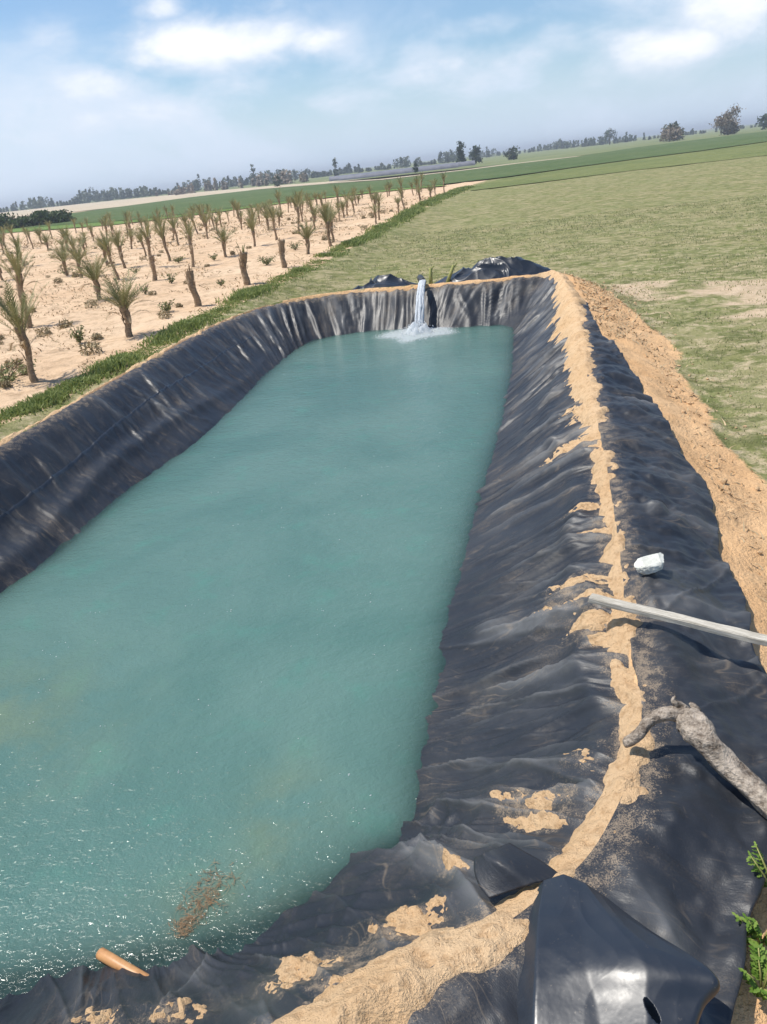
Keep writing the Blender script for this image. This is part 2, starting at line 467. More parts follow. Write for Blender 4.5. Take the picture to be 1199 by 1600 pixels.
kk = np.linspace(0, nS, 6001)
D = station(kk)
mid = .5 * (D[:, 0:2] + D[:, 2:4])
seg = np.linalg.norm(np.diff(mid, axis=0), axis=1)
dcam = np.sqrt(mid[:-1, 0] ** 2 + mid[:-1, 1] ** 2 + 4)
step = np.clip(.0021 * dcam, .006, .035)
off = (mid[:-1, 1] < 3.5) & (mid[:-1, 0] < -2.2)
step[off] = .06
cum = np.concatenate([[0], np.cumsum(seg / step)])
nU = int(cum[-1])
kU = np.interp(np.linspace(0, cum[-1], nU, endpoint=False), cum, kk)
arc = np.concatenate([[0], np.cumsum(np.linalg.norm(np.diff(D[:, 2:4], axis=0), axis=1))])
SU = station(kU); uU = np.interp(kU, kk, arc)
CR = station(np.linspace(0, nS, 260, endpoint=False))[:, 2:4]       # crest polygon
WT = station(np.linspace(0, nS, 260, endpoint=False))[:, 0:2]       # waterline polygon


def polydist(px, py, poly):
    """signed distance to a closed polygon, positive outside"""
    px, py = np.ravel(px), np.ravel(py); out = np.empty(len(px))
    a, b = poly, np.roll(poly, -1, 0); ab = b - a; L2 = (ab ** 2).sum(1)
    for s in range(0, len(px), 8000):
        x, y = px[s:s + 8000, None], py[s:s + 8000, None]
        t = np.clip(((x - a[:, 0]) * ab[:, 0] + (y - a[:, 1]) * ab[:, 1]) / L2, 0, 1)
        d = np.sqrt(((x - a[:, 0] - t * ab[:, 0]) ** 2 + (y - a[:, 1] - t * ab[:, 1]) ** 2).min(1))
        cr_ = (a[:, 1] > y) != (b[:, 1] > y)
        xi = a[:, 0] + (y - a[:, 1]) * ab[:, 0] / np.where(ab[:, 1] == 0, 1e-9, ab[:, 1])
        ins = ((cr_ & (x < xi)).sum(1) % 2) == 1
        out[s:s + 8000] = np.where(ins, -d, d)
    return out


VERGE = np.array([(-7.5, 3.0), (-5.2, 6.4), (-4.14, 8.40), (-3.75, 9.4), (-3.31, 10.95), (-2.68, 14.06), (-1.62, 18.28), (1.18, 30.14), (5.6, 51.0), (9.6, 66.0), (16, 90), (40, 180)])
def verge_x(y): return np.interp(y, VERGE[:, 1], VERGE[:, 0])


def ground_z(x, y, detail=True):
    x, y = np.ravel(x).astype(float), np.ravel(y).astype(float)
    near = (np.abs(x) < 12) & (y > -6) & (y < 24)
    d = np.full(len(x), 20.0)
    d[near] = polydist(x[near], y[near], CR)
    side = sstep(-.3, 1.6, x - verge_x(y)); side = np.where(y < 6, sstep(-2.5, -.5, x), side)
    far = sstep(30, 70, y)
    field = (.52 * (1 - side) + .25 * side) * (1 - far) + .36 * far
    width = .55 + .75 * sstep(0.2, 1.5, x - (verge_x(y) + 2)) * (y < 15)
    zo = field + (.65 - field) * (1 - sstep(0, 1, d / width))
    m = np.abs(d)
    zi = np.maximum(.64 - 1.15 * m - .16 * sstep(0, .12, m), -1.5)
    z = np.where(d > 0, zo, zi)
    if detail:
        o = d > 0
        berm = (d < 1.6) & o & (x > verge_x(y) + .6)
        z = z + np.where(o, .018 * fbm(x * 2.2, y * 2.2, 3, 5), 0) * sstep(0, .3, d)
        z = z + np.where(berm, .022 * fbm(x * 6, y * 6, 3, 9) * sstep(.02, .2, d) * (1 - sstep(1.1, 1.6, d)), 0)
        z = z + np.where((side < .5) & o & (d > .4), .03 * fbm(x * .9, y * .9, 4, 21), 0)
    return z, d, side


def gz(x, y): return float(ground_z([x], [y])[0][0])

# ------------------------------------------------------------------ ground: one sheet out to the horizon
def axis(lo, hi, st, out_lo, out_hi, g=1.12):
    a = list(np.arange(lo, hi + 1e-6, st)); s = st; v = hi
    while v < out_hi: s *= g; v += s; a.append(v)
    s = st; v = lo; pre = []
    while v > out_lo: s *= g; v -= s; pre.append(v)
    return np.array(pre[::-1] + a)


gx, gy = axis(-5.6, 5.2, .045, -4500, 4500), axis(.4, 17.5, .05, -200, 6500)
GX, GY = np.meshgrid(gx, gy, indexing='ij')
z, d, side = ground_z(GX, GY)
x, y = GX.ravel(), GY.ravel()
# the bare sand slope outside the right bank, out to a ragged edge
edge_w = np.interp(y, [0, 2, 4.7, 5.6, 6.9, 8.8, 10.5, 12.7, 14.5, 15.2], [1.5, 1.5, 1.22, 1.12, 1.0, 1.12, 1.05, .75, .5, .1])
berm = np.where((d > -.5) & (x > verge_x(y) + 1.2) & (y < 17), 1 - sstep(-.18, .22, d - edge_w - .14 * noise(x * 1.3, y * 1.3, 0, 3)), 0)
berm = np.where((y > 14.4) & (x < 3.2), np.where(d < .22, .5, 0), berm)
berm = np.where(d <= 0, 1, berm)
soil = np.where((side < .8) & (d > -.3) & (d < .32) & (y < 15), .62, 0)
past = np.where(y > 6, sstep(-.25, .25, x - verge_x(y)), sstep(-3, -1, x))
def spot(cx, cy, rx, ry, a): return a * np.exp(-((x - cx) / rx) ** 2 - ((y - cy) / ry) ** 2)
bare = spot(6.6, 12.9, 1.7, .8, .75) + spot(5.7, 10.75, .9, .35, .7) + spot(6.3, 11.7, 1.0, .35, .75) + spot(5.1, 14.2, .9, .5, .65) + spot(4.6, 13.4, .4, .8, .3) \
    + np.where(y < 9, .10, 0) * (1 - sstep(5, 9, y)) + .04 * (1 - sstep(10, 22, y))
mesh('ground', np.stack([x, y, z], 1), grid_faces(len(gx), len(gy)), M['ground'],
     attrs=dict(berm=berm, pasture=past, soil=soil, bare=bare, thin=np.interp(y, [0, 8, 14, 22, 40, 70], [.9, .9, .8, .55, .35, .2])))['kind'] = 'structure'

# ------------------------------------------------------------------ distant fields: sheets that lie on the ground
def sheet(name, poly, mat, zz, amp=0.0):
    bm = bmesh.new(); bm.faces.new([bm.verts.new((px, py, zz)) for px, py in poly])
    for _ in range(1):
        bmesh.ops.triangulate(bm, faces=bm.faces[:])
    me = bpy.data.meshes.new(name); bm.to_mesh(me); bm.free(); me.materials.append(mat)
    o = bpy.data.objects.new(name, me); COL.objects.link(o); o['kind'] = 'structure'
    return o


sheet('far_field', [(-1500, 240), (-60, 175), (20, 146), (110, 215), (400, 500), (1500, 700), (1500, 3500), (-1500, 3500)], M['far_field'], .40)
sheet('sandy_strip', [(-600, 330), (-90, 178), (-45, 172), (-22, 205), (-4, 168), (4, 176), (-22, 250), (-60, 330), (-130, 420), (-600, 700)], M['far_sand'], .43)
sheet('pale_path', [(-4, 168), (6, 140), (21, 142), (31, 150), (43, 152), (43, 157), (30, 156), (20, 148), (6, 150), (-3, 178)], M['far_sand'], .47)
sheet('crop_field', [(-90, 130), (-37, 93), (-27, 84), (-19, 76), (-14, 77), (-8.7, 80), (-2.8, 83), (3.7, 83), (9, 79), (15, 80), (24, 87), (33, 93), (41, 96), (52, 104), (75, 120), (160, 250),
      (112, 224), (90, 209), (66, 189), (43, 155), (31, 150), (21, 142), (6, 136), (-5.5, 166), (-22, 200), (-37, 196), (-45, 172), (-53, 158), (-70, 166), (-130, 190)], M['crop'], .46)
sheet('bright_field', [(-60, 96), (-37, 84.5), (-28, 77), (-20, 70.5), (-14, 72), (-8.7, 75), (-2.8, 79), (4, 78), (9, 75), (9, 79), (3.7, 83), (-2.8, 83.3), (-8.7, 80.5), (-14, 77.5), (-19, 76.5), (-27, 85), (-37, 94), (-80, 128)], M['bright_strip'], .43)
sheet('fallow_field', [(9.6, 66), (8.8, 59.5), (14, 60.5), (21.7, 63), (30, 63), (48, 62), (75, 88), (75, 120), (52, 104), (41, 96), (33, 93), (24, 87), (15, 79)], M['rough_grass'], .385)

# ------------------------------------------------------------------ the liner
def folds(u, q, L, wt, xw):
    """height of the sheet's folds over its bed"""
    r, l, f, n = [w[:, None] for w in wt]
    t = np.clip((q + L) / L, -1, 1.6)                              # 0 waterline, 1 crest
    env = sstep(-.7, .3, t) * (1 - .72 * sstep(.62, 1.0, t) * (1 - .7 * n))
    uu = u + .28 * q + .10 * q * q + .10 * noise(u * .8, q * 1.1, 0, 2)
    amp = np.clip(.75 + .6 * noise(u * .9, q * .6, 0, 35), .25, 1.4)
    a = .018 * ridge(noise(uu * 2.2, q * .35, 0, 31)) + .026 * pleat(noise(uu * 4.6, q * .45, 0, 32)) + .018 * pleat(noise(uu * 9.5, q * .7, 0, 33)) + .009 * pleat(noise(uu * 19, q * .9, 0, 34)) + .003 * ridge(noise(uu * 40, q * 1.6, 0, 37))
    a = a * amp + .016 * noise(u * 1.0, q * 1.4, 0, 36)
    ul = u - .30 * q + .30 * noise(u * .5, q * .9, 0, 40)
    b = .060 * noise(ul * .75, q * 1.3, 0, 41) + .030 * ridge(noise(ul * 1.9, q * .8, 0, 42)) + .011 * noise(ul * 5, q * 1.6, 0, 43) + .014 * pleat(noise(ul * 4.5, q * .8, 0, 47)) + .010 * ridge(noise(ul * 7 + 2 * noise(u, q, 0, 45), q * 3, 0, 44)) + .006 * ridge(noise(ul * 15, q * 7, 0, 46))
    b = b + .055 * np.exp(-((q + L * (.78 + .1 * np.sin(u * .9))) / .09) ** 2) - .03 * np.exp(-((q + L * .58) / .12) ** 2)
    uf = u + .55 * q * sstep(.9, 1.8, xw) - .35 * q * sstep(-.6, -1.6, xw) + .12 * noise(u * 1.5, q * 1.2, 0, 50)
    c = .035 * ridge(noise(uf * 2.4, q * .25, 0, 51)) + .044 * pleat(noise(uf * 5.2, q * .35, 0, 52)) + .026 * pleat(noise(uf * 11, q * .5, 0, 53)) + .010 * pleat(noise(uf * 22, q * .8, 0, 54))
    w1, w2 = noise(u * 2, q * 2, 0, 61), noise(u * 2, q * 2, 5, 62)
    un = u + .45 * q + .18 * w1
    e = .060 * noise(u * 1.3 + .4 * w1, q * 1.2 + .3 * w2, 0, 63) + .030 * ridge(noise(un * 2.2, q * .6 + .3 * w2, 0, 64)) \
        + .026 * pleat(noise(un * 4.6 + .3 * w2, q * .9 + .3 * w1, 0, 65)) + .014 * pleat(noise(un * 10 + .6 * w2, q * 1.6, 0, 67)) + .018 * pleat(noise(u * 1.5 + q * 1.6 + w2, q * 2.4 - u + w1, 0, 68)) + .005 * pleat(noise(un * 22, q * 3, 0, 66))
    return (a * r + b * l + c * f + e * n) * env


def fold_set(seed, k0, k1, per_m, q0, q1, slope, curv, sig, amp):
    """single tension folds: where each starts on the crest, how it runs down the bank, how sharp and how high it is"""
    r_ = np.random.default_rng(seed); a, b = np.interp([k0, k1], kk, arc); n = int((b - a) * per_m)
    U_ = lambda ab: r_.uniform(min(ab), max(ab), n)
    return np.stack([a + (b - a) * (np.arange(n) + r_.uniform(-.5, .5, n)) / n, U_(slope), U_(curv), U_(q0), U_(q1), np.exp(U_(np.log(sig))), np.exp(U_(np.log(amp))), r_.uniform(0, 99, n), r_.choice([-1, 1], n)], 1)


FOLDS_IN = np.concatenate([
    fold_set(1, 13, 24.5, 10, (-.02, -.30), (-1.35, -.5), (-.05, .30), (.0, .22), (.009, .020), (.014, .034)),
    fold_set(2, 13, 24.5, 3.2, (.0, -.12), (-1.0, -.6), (.0, .28), (.02, .2), (.018, .036), (.026, .052)),
    fold_set(3, 6.5, 13.2, 9, (-.02, -.10), (-1.2, -.5), (-.15, .35), (-.1, .1), (.016, .032), (.014, .040)),
    fold_set(4, 3.6, 7.2, 7, (-.02, -.35), (-1.5, -.8), (-.35, .25), (-.25, .05), (.016, .036), (.010, .036)),
    fold_set(5, .3, 4.2, 4.5, (-.05, -.6), (-1.4, -.7), (-.6, .4), (-.3, .3), (.014, .040), (.008, .030)),
    fold_set(6, 22.5, 30, 6, (.0, -.25), (-1.2, -.4), (-.5, .55), (-.3, .4), (.010, .022), (.010, .032)),
    fold_set(7, 22.5, 30, 2.2, (.05, -.1), (-1.2, -.6), (-.4, .6), (-.2, .3), (.024, .05), (.022, .046)),
    fold_set(9, 14, 24, 1.1, (-.05, -.2), (-.85, -.55), (.02, .22), (.05, .2), (.014, .024), (.032, .052)),
    fold_set(8, 13, 30, 3, (-.1, -.7), (-1.3, -.6), (.5, 1.3), (-.2, .5), (.008, .014), (.003, .008))])
FOLDS_OUT = np.concatenate([
    fold_set(21, 15, 26, 3.4, (1.2, .5), (.0, .25), (-.9, .9), (-.6, .6), (.010, .025), (.010, .028)),
    fold_set(22, 15, 26, 1.1, (1.2, .7), (-.05, .1), (-.7, .7), (-.5, .5), (.05, .10), (.03, .06)),
    fold_set(23, 15, 26, 1.2, (.8, .4), (.1, .3), (-3, 3), (-1, 1), (.010, .02), (.006, .014))])


def fold_field(U2, q, FS_):
    out = np.zeros(q.shape); u = U2[:, 0]; dense = np.gradient(u)
    for u0, sl, cv_, qt, qb, sg, am, sd, sgn in FS_:
        rows_ = np.nonzero(np.abs(u - u0) < 1.6)[0]
        if not len(rows_): continue
        a, b = rows_[0], rows_[-1] + 1
        qq, uu = q[a:b], U2[a:b]
        x_ = uu - (u0 + sl * qq + cv_ * qq * qq + .022 * noise(qq * 3.1 + sd, sd)) 
        s1 = np.maximum(sg * (1 + .35 * noise(qq * 2.3 + sd, 7)), 1.3 * dense[a:b, None])
        x_ = x_ * sgn; w_ = np.where(x_ < 0, s1 * .65, s1 * 1.7)
        al = sstep(qb - .12, qb + .22, qq) * (1 - sstep(qt - .02, qt + .14, qq)) * (.75 + .45 * noise(qq * 3.7 + sd, 3))
        out[a:b] += am * al * np.exp(-np.abs(x_) / w_)
    return out


def surface(S_, u, q, with_folds=True):
    """points of the sheet at stations S_ (n rows) and distances q (n x m) from the crest"""
    W_, C_, E_ = S_[:, None, 0:2], S_[:, None, 2:4], S_[:, None, 4:6]
    cz = S_[:, 6:7]; L = np.linalg.norm(S_[:, 0:2] - S_[:, 2:4], axis=1)[:, None]; Le = np.linalg.norm(S_[:, 4:6] - S_[:, 2:4], axis=1)[:, None]
    xy = np.where((q < 0)[..., None], C_ + (W_ - C_) * (-q / L)[..., None], C_ + (E_ - C_) * (q / Le)[..., None])
    zi = cz * (1 + q / L)
    k = 14.0                                                        # rounded shoulder
    sag = .035 * np.sin(np.clip((q + L) / L, 0, 1) * PI)
    zi = zi - sag
    zo = np.full_like(q, 0.0)
    zo += cz - np.where(S_[:, 14:15] > .5, .44, .85) * np.clip(q, 0, None)
    zz = np.where(q < 0, zi, zo)
    zz = zz - .055 * np.exp(-(np.abs(q) / .09))                     # soften the crest
    return xy, zz, L, Le


def liner_grid(S_, u, q):
    xy, zz, L, Le = surface(S_, u, q)
    U2 = np.broadcast_to(u[:, None], q.shape)
    hgt = folds(U2, q, L, [S_[:, 9], S_[:, 10], S_[:, 11], S_[:, 12]], S_[:, 0:1])
    global LASTF
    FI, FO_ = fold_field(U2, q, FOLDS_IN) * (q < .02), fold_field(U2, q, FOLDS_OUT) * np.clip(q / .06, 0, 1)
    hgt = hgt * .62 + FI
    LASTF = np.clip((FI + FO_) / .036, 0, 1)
    hw, gr, flap = S_[:, 7:8], S_[:, 8:9], S_[:, 14:15]
    wv = hw * (1 + .35 * noise(U2 * 2.3, 0, 0, 71))
    g = gr * (-.045 * np.exp(-(q / (wv * 1.0)) ** 2) + .030 * np.exp(-((np.abs(q) - wv * (1.6 + .35 * noise(U2 * 3.1, q * 2, 0, 72))) / .06) ** 2) * (.7 + .9 * noise(U2 * 1.9, q * 2, 0, 73)))
    # loose outer flap
    o = np.clip(q / np.maximum(Le, .01), 0, 1) * flap
    fl = o * (1 - o * .5) * (.060 * noise(U2 * 1.1, q * 1.4, 0, 81) + .035 * ridge(noise(U2 * 1.9 + .6 * noise(U2, q * 2, 0, 84), q * 2.6, 0, 82)) + .012 * ridge(noise(U2 * 2.6 - 1.6 * q + .5 * noise(U2, q * 2, 0, 86), q * 1.2, 0, 85)) + .005 * noise(U2 * 6, q * 5, 0, 83)) + .02 * flap * sstep(0, .15, q) + FO_ * flap
    t = np.clip((q + L) / L, 0, 1)
    # horizontal outward lean of the displacement on the slopes
    nx = (S_[:, None, 0:2] - S_[:, None, 2:4]) / L[..., None]
    inner = (q < 0)
    dz = hgt + g + fl
    P = np.empty(q.shape + (3,))
    lean = np.where(inner, .55, 0) * hgt
    P[..., 0:2] = xy + nx * lean[..., None]
    P[..., 2] = zz + dz * np.where(inner, .85, 1)
    # the sheet lies on the ground outside the crest
    out = q > 0
    G, dd, _ = ground_z(P[..., 0], P[..., 1], True)
    G = G.reshape(q.shape)
    lift = .014 + np.maximum(fl, 0) * .8
    P[..., 2] = np.where(out & (flap > .5), np.maximum(P[..., 2], G + lift + .05 * sstep(.75, 1.0, o) * sstep(.1, .6, noise(U2 * .9, 0, 0, 87))), P[..., 2])
    return P, U2


liner = empty('pond_liner', (0, 0, 0), 0, 'large black plastic sheet lining the pond banks, folded and gathered along its edges', 'pond liner')
qa = np.concatenate([np.linspace(-1.95, -1.0, 22, endpoint=False), np.linspace(-1.0, 0, 105)])
Lh = np.linalg.norm(SU[:, 0:2] - SU[:, 2:4], axis=1)[:, None]
q_in = np.where(qa[None, :] < -1, qa[None, :] + 1 - Lh, qa[None, :] * Lh) + 0 * Lh
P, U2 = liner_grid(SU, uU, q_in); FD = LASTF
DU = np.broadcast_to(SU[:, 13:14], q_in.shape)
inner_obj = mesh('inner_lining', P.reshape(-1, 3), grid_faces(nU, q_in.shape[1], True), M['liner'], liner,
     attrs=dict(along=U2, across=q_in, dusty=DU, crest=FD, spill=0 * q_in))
P_in, q_keep = P, q_in
Leh = np.linalg.norm(SU[:, 4:6] - SU[:, 2:4], axis=1)[:, None]
rag = 1 + .05 * noise(uU * 2.2, 0, 0, 91)[:, None] + .02 * noise(uU * 9, 0, 0, 92)[:, None]
q_out = np.linspace(0.0, 1, 64)[None, :] * Leh * rag
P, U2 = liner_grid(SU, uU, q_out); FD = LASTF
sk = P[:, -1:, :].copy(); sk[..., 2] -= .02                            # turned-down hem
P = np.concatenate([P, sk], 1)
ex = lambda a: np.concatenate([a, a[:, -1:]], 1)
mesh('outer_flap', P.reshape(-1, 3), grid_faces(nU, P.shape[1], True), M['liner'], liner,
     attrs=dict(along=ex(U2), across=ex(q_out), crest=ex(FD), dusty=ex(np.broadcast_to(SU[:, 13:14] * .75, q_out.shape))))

# welded seam along the left bank
ks = np.linspace(0.6, 6.6, 500); Ss = station(ks); us = np.interp(ks, kk, arc)
qs = -(.50 + .03 * np.sin(us * .8))[:, None] + np.array([-.016, -.006, .006, .016])[None, :]
Pq, Uq = liner_grid(Ss, us, qs)
Pq[..., 2] += np.array([.0, .004, .004, .0])[None, :]
mesh('seam', Pq.reshape(-1, 3), grid_faces(500, 4), M['liner_smooth'], liner)

# crumpled heaps of spare sheet behind the far bank
def heap(cx, cy, lx, ly, hgt, rot, seed):
    n, m = 190, 110
    a, b_ = np.meshgrid(np.linspace(-1, 1, n), np.linspace(-1, 1, m), indexing='ij')
    rr = np.sqrt(a ** 2 + b_ ** 2)
    xx, yy = a * lx, b_ * ly
    w = noise(xx * 3, yy * 3, 0, seed)
    zz = hgt * np.clip(1 - rr ** 2.2, -.3, 1) * (.62 + .3 * noise(xx * 1.6, yy * 2, 0, seed + 1)) + .085 * pleat(noise(xx * 2.2 + w * .6, yy * 3 + xx + w * .5, 0, seed + 2)) * np.clip(1.1 - rr, 0, 1) \
        + .022 * pleat(noise(xx * 6 + w, yy * 5 - xx * 2, 0, seed + 3)) * np.clip(1.2 - rr, 0, 1) - .05
    cr_, sr_ = math.cos(rot), math.sin(rot)
    X_, Y_ = cx + xx * cr_ - yy * sr_, cy + xx * sr_ + yy * cr_
    g = ground_z(X_, Y_, False)[0].reshape(X_.shape)
    base = np.maximum(g, .58)
    return mesh('crumpled_fold', np.stack([X_, Y_, base + zz], -1).reshape(-1, 3), grid_faces(n, m), M['liner_smooth'], liner,
                attrs=dict(along=xx, across=yy + 5, dusty=0 * xx + .12))


heap(.45, 15.10, .80, .42, .30, .0, 101)
heap(2.55, 14.72, 1.25, .50, .40, -.06, 117)

# doubled-over corner of the sheet at the lower right, with a slot cut in it
ctrl = [[(832, 1398, .63), (850, 1376, .665), (880, 1366, .69), (915, 1380, .695), (955, 1408, .675)],
        [(808, 1440, .63), (842, 1428, .705), (905, 1436, .725), (955, 1436, .745), (1012, 1452, .735)],
        [(786, 1500, .60), (838, 1496, .722), (915, 1505, .735), (1005, 1505, .779), (1110, 1520, .786)],
        [(758, 1570, .55), (835, 1570, .705), (932, 1572, .718), (1010, 1575, .756), (1086, 1574, .752)],
        [(728, 1690, .48), (830, 1690, .66), (952, 1690, .70), (1020, 1690, .725), (1050, 1690, .71)]]
cp = np.array([[list(at(*c)) for c in row] for row in ctrl])
nA, nB = 260, 240
tmp = np.stack([catmull(cp[:, j], nA) for j in range(5)], 1)
def crisp(row, n):
    """straight between the creases, each crease only slightly eased"""
    d_ = np.concatenate([[0], np.cumsum(np.linalg.norm(np.diff(row, axis=0), axis=1))]); tt = np.linspace(0, d_[-1], n)
    o_ = np.stack([np.interp(tt, d_, row[:, k]) for k in range(3)], 1); w_ = max(2, n // 45)
    pd = np.concatenate([2 * o_[:1] - o_[1:w_ + 1][::-1], o_, 2 * o_[-1:] - o_[-w_ - 1:-1][::-1]])
    kr = np.hanning(2 * w_ + 1); kr /= kr.sum()
    return np.stack([np.convolve(pd[:, k], kr, 'valid') for k in range(3)], 1)


lobe = np.stack([crisp(tmp[i], nB) for i in range(nA)], 0)
# the free edge rolls under
od = lobe[:, -1] - lobe[:, -12]; od[:, 2] *= .4; od /= np.linalg.norm(od, axis=1)[:, None]
rl = np.linspace(0, R(250), 36)[1:]
rr0 = .006 + .013 * sstep(.25, .6, np.linspace(0, 1, nA))[:, None, None]
roll = lobe[:, -1:, :] + od[:, None, :] * rr0 * np.sin(rl)[None, :, None] + np.array([0, 0, -1.0]) * rr0 * (1 - np.cos(rl))[None, :, None]
lobe = np.concatenate([lobe, roll], 1); nB += len(rl)
aa, bb = np.meshgrid(np.linspace(0, 1, nA), np.linspace(0, 1, nB), indexing='ij')
lobe[..., 2] += .005 * noise(aa * 4, bb * 4, 0, 131) + .0012 * ridge(noise(aa * 1.7 + bb * 3, bb * 6 - aa * 2, 0, 132)) + .0007 * ridge(noise(aa * 6 - bb * 4, bb * 9, 0, 133))
fc = grid_faces(nA, nB)
slot = at(1020, 1566, .782)
cen = lobe.reshape(-1, 3)[fc].mean(1)
dx, dy = cen[:, 0] - slot.x, cen[:, 1] - slot.y
fc = fc[((dx * .96 + dy * .28) / .011) ** 2 + ((-dx * .28 + dy * .96) / .030) ** 2 > 1]
fo = mesh('folded_corner', lobe.reshape(-1, 3), fc, M['liner_smooth'], liner, attrs=dict(along=aa * .35, across=bb * .35, dusty=0 * aa + .05))
so_ = fo.modifiers.new('thickness', 'SOLIDIFY'); so_.thickness = .004; so_.offset = -1

# small stand-up pleat on the near bank
pl = [[(742, 1340, .64), (742, 1362, .64), (750, 1386, .635), (764, 1404, .63)],
      [(756, 1334, .685), (778, 1347, .70), (800, 1362, .69), (834, 1380, .665)],
      [(796, 1318, .655), (824, 1334, .66), (852, 1350, .655), (882, 1372, .64)]]
cp = np.array([[list(at(*c)) for c in row] for row in pl])
tmp = np.stack([catmull(cp[:, j], 30) for j in range(4)], 1)
pp = np.stack([catmull(tmp[i], 30) for i in range(30)], 0)
tmp = np.stack([crisp(cp[:, j], 30) for j in range(4)], 1)
pp = np.stack([catmull(tmp[i], 30) for i in range(30)], 0)
aa, bb = np.meshgrid(np.linspace(0, 1, 30), np.linspace(0, 1, 30), indexing='ij')
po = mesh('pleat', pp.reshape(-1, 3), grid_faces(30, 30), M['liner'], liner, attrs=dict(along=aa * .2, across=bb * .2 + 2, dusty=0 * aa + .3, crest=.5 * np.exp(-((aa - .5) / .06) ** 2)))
so_ = po.modifiers.new('thickness', 'SOLIDIFY'); so_.thickness = .003; so_.offset = -1

# ------------------------------------------------------------------ sand heaped along the crest, over the sheet
hwv = SU[:, 7:8]
tq = np.linspace(-2.6, 2.3, 84)[None, :]
cofs = np.where(SU[:, 14:15] > .5, .03 * sstep(.3, .9, SU[:, 8:9]), .10)
q_s = cofs + hwv * tq
xy, zz, L, Le = surface(SU, uU, q_s)
U2 = np.broadcast_to(uU[:, None], q_s.shape)
calm = np.clip(.13 / hwv, .35, 1)
inn = 1 + calm * (.50 * noise(U2 * 1.5, 0, 0, 141) + .42 * noise(U2 * 3.7, q_s * 2, 0, 142) + .28 * noise(U2 * 9, q_s * 4, 0, 143))
outt = 1 + .46 * noise(U2 * 1.8, 0, 0, 144) + .34 * noise(U2 * 5, q_s * 3, 0, 145) + .15 * noise(U2 * 13, q_s * 6, 0, 146)
we = hwv * np.where(q_s < cofs, inn, outt)
rel = np.clip(np.abs(q_s - cofs) / np.maximum(we, .02), 0, 2.6)
wv = hwv * (1 + .35 * noise(U2 * 2.3, 0, 0, 71))
gr = SU[:, 8:9]
hs = np.where(gr > .2, -.020, .012) + .030 * (1 - rel ** 2) * np.clip(hwv / .1, .7, 2.2) + (.014 * noise(U2 * 3.3, q_s * 5, 0, 154) + .020 * fbm(U2 * 7, q_s * 9, 4, 151) - .010 * np.clip(ridge(noise(U2 * 11, q_s * 14, 0, 153)) - .6, 0, 1) + .005 * noise(U2 * 40, q_s * 40, 0, 152)) * np.clip(1.5 - rel, 0, 1)
hs = np.maximum(hs - .12 * np.clip(rel - 1.25, 0, 1), -.16)
Ps = np.concatenate([xy, (zz + hs)[..., None]], -1)
mesh('sand_ridge', Ps.reshape(-1, 3), grid_faces(nU, q_s.shape[1], True), M['sand'])['kind'] = 'structure'

# loose sand lying in patches on the sheet beside the ridge
def nearest(px, py):
    v_ = P_in - np.array(cam.location)
    de = -(v_ @ np.array(cb)); uu_ = v_ @ np.array(cr) / de * F + 599.5; vv_ = 800 - v_ @ np.array(cu) / de * F
    dd_ = (uu_ - px) ** 2 + (vv_ - py) ** 2; dd_[de < .1] = 1e9
    return np.unravel_index(np.argmin(dd_), dd_.shape)


VS, FS, k0 = [], [], 0
spill = np.zeros(q_keep.shape)
for (px, py, du, dq, amp, sd) in [(888, 705, .13, .16, .020, 1), (905, 790, .05, .14, .016, 2), (925, 905, .07, .20, .018, 3), (905, 940, .06, .22, .018, 4), (925, 968, .08, .12, .020, 5), (915, 1185, .045, .10, .018, 6),
                                  (832, 1245, .035, .15, .016, 7), (828, 1283, .03, .13, .016, 8), (709, 1347, .035, .09, .014, 9), (640, 1450, .09, .16, .024, 10), (470, 1520, .12, .12, .024, 11), (540, 1530, .06, .10, .02, 12), (905, 640, .2, .14, .02, 13),
                                  (900, 590, .16, .12, .02, 14), (945, 830, .05, .12, .018, 15), (150, 1590, .10, .06, .02, 16), (262, 1588, .12, .07, .02, 17), (845, 1262, .03, .06, .012, 18), (960, 1000, .04, .12, .014, 19)]:
    ci, cj = nearest(px, py)
    si = np.arange(ci - 90, ci + 91) % nU; sj = np.arange(max(0, cj - 60), min(q_keep.shape[1], cj + 61))
    uu2 = (uU[si] - uU[ci] + arc[-1] / 2) % arc[-1] - arc[-1] / 2
    keepi = np.abs(uu2) < du * 2.0; si, uu2 = si[keepi], uu2[keepi]
    qq2 = q_keep[ci, sj] - q_keep[ci, cj]; keepj = np.abs(qq2) < dq * 1.8; sj, qq2 = sj[keepj], qq2[keepj]
    if len(si) < 4 or len(sj) < 4: continue
    a_, b2_ = np.meshgrid(uu2, qq2, indexing='ij')
    r2_ = (a_ / du) ** 2 + (b2_ / dq) ** 2
    pts_ = P_in[np.ix_(si, sj)].copy()
    # sand fills the troughs: level towards the local mean
    pts_[..., 2] += amp * (.45 - .8 * r2_ + .8 * noise(a_ * 10 + sd * 7, b2_ * 5, 0, 170 + sd) + .8 * noise(a_ * 24 + sd, b2_ * 12, 0, 190 + sd) + .55 * noise(a_ * 60, b2_ * 40, 0, 9) + .35 * noise(a_ * 120, b2_ * 90, 0, 10)).clip(-1.5, .7)
    w1_, w2_ = np.arange(ci - 260, ci + 261) % nU, np.arange(max(0, cj - 90), min(q_keep.shape[1], cj + 91))
    ua_ = (uU[w1_] - uU[ci] + arc[-1] / 2) % arc[-1] - arc[-1] / 2; qa_ = q_keep[ci, w2_] - q_keep[ci, cj]
    spill[np.ix_(w1_, w2_)] += np.exp(-(ua_[:, None] / (du * 1.5 + .03)) ** 2 - (qa_[None, :] / (dq * 1.5 + .03)) ** 2)
    VS.append(pts_.reshape(-1, 3)); FS.append(grid_faces(len(si), len(sj)) + k0); k0 += len(VS[-1])
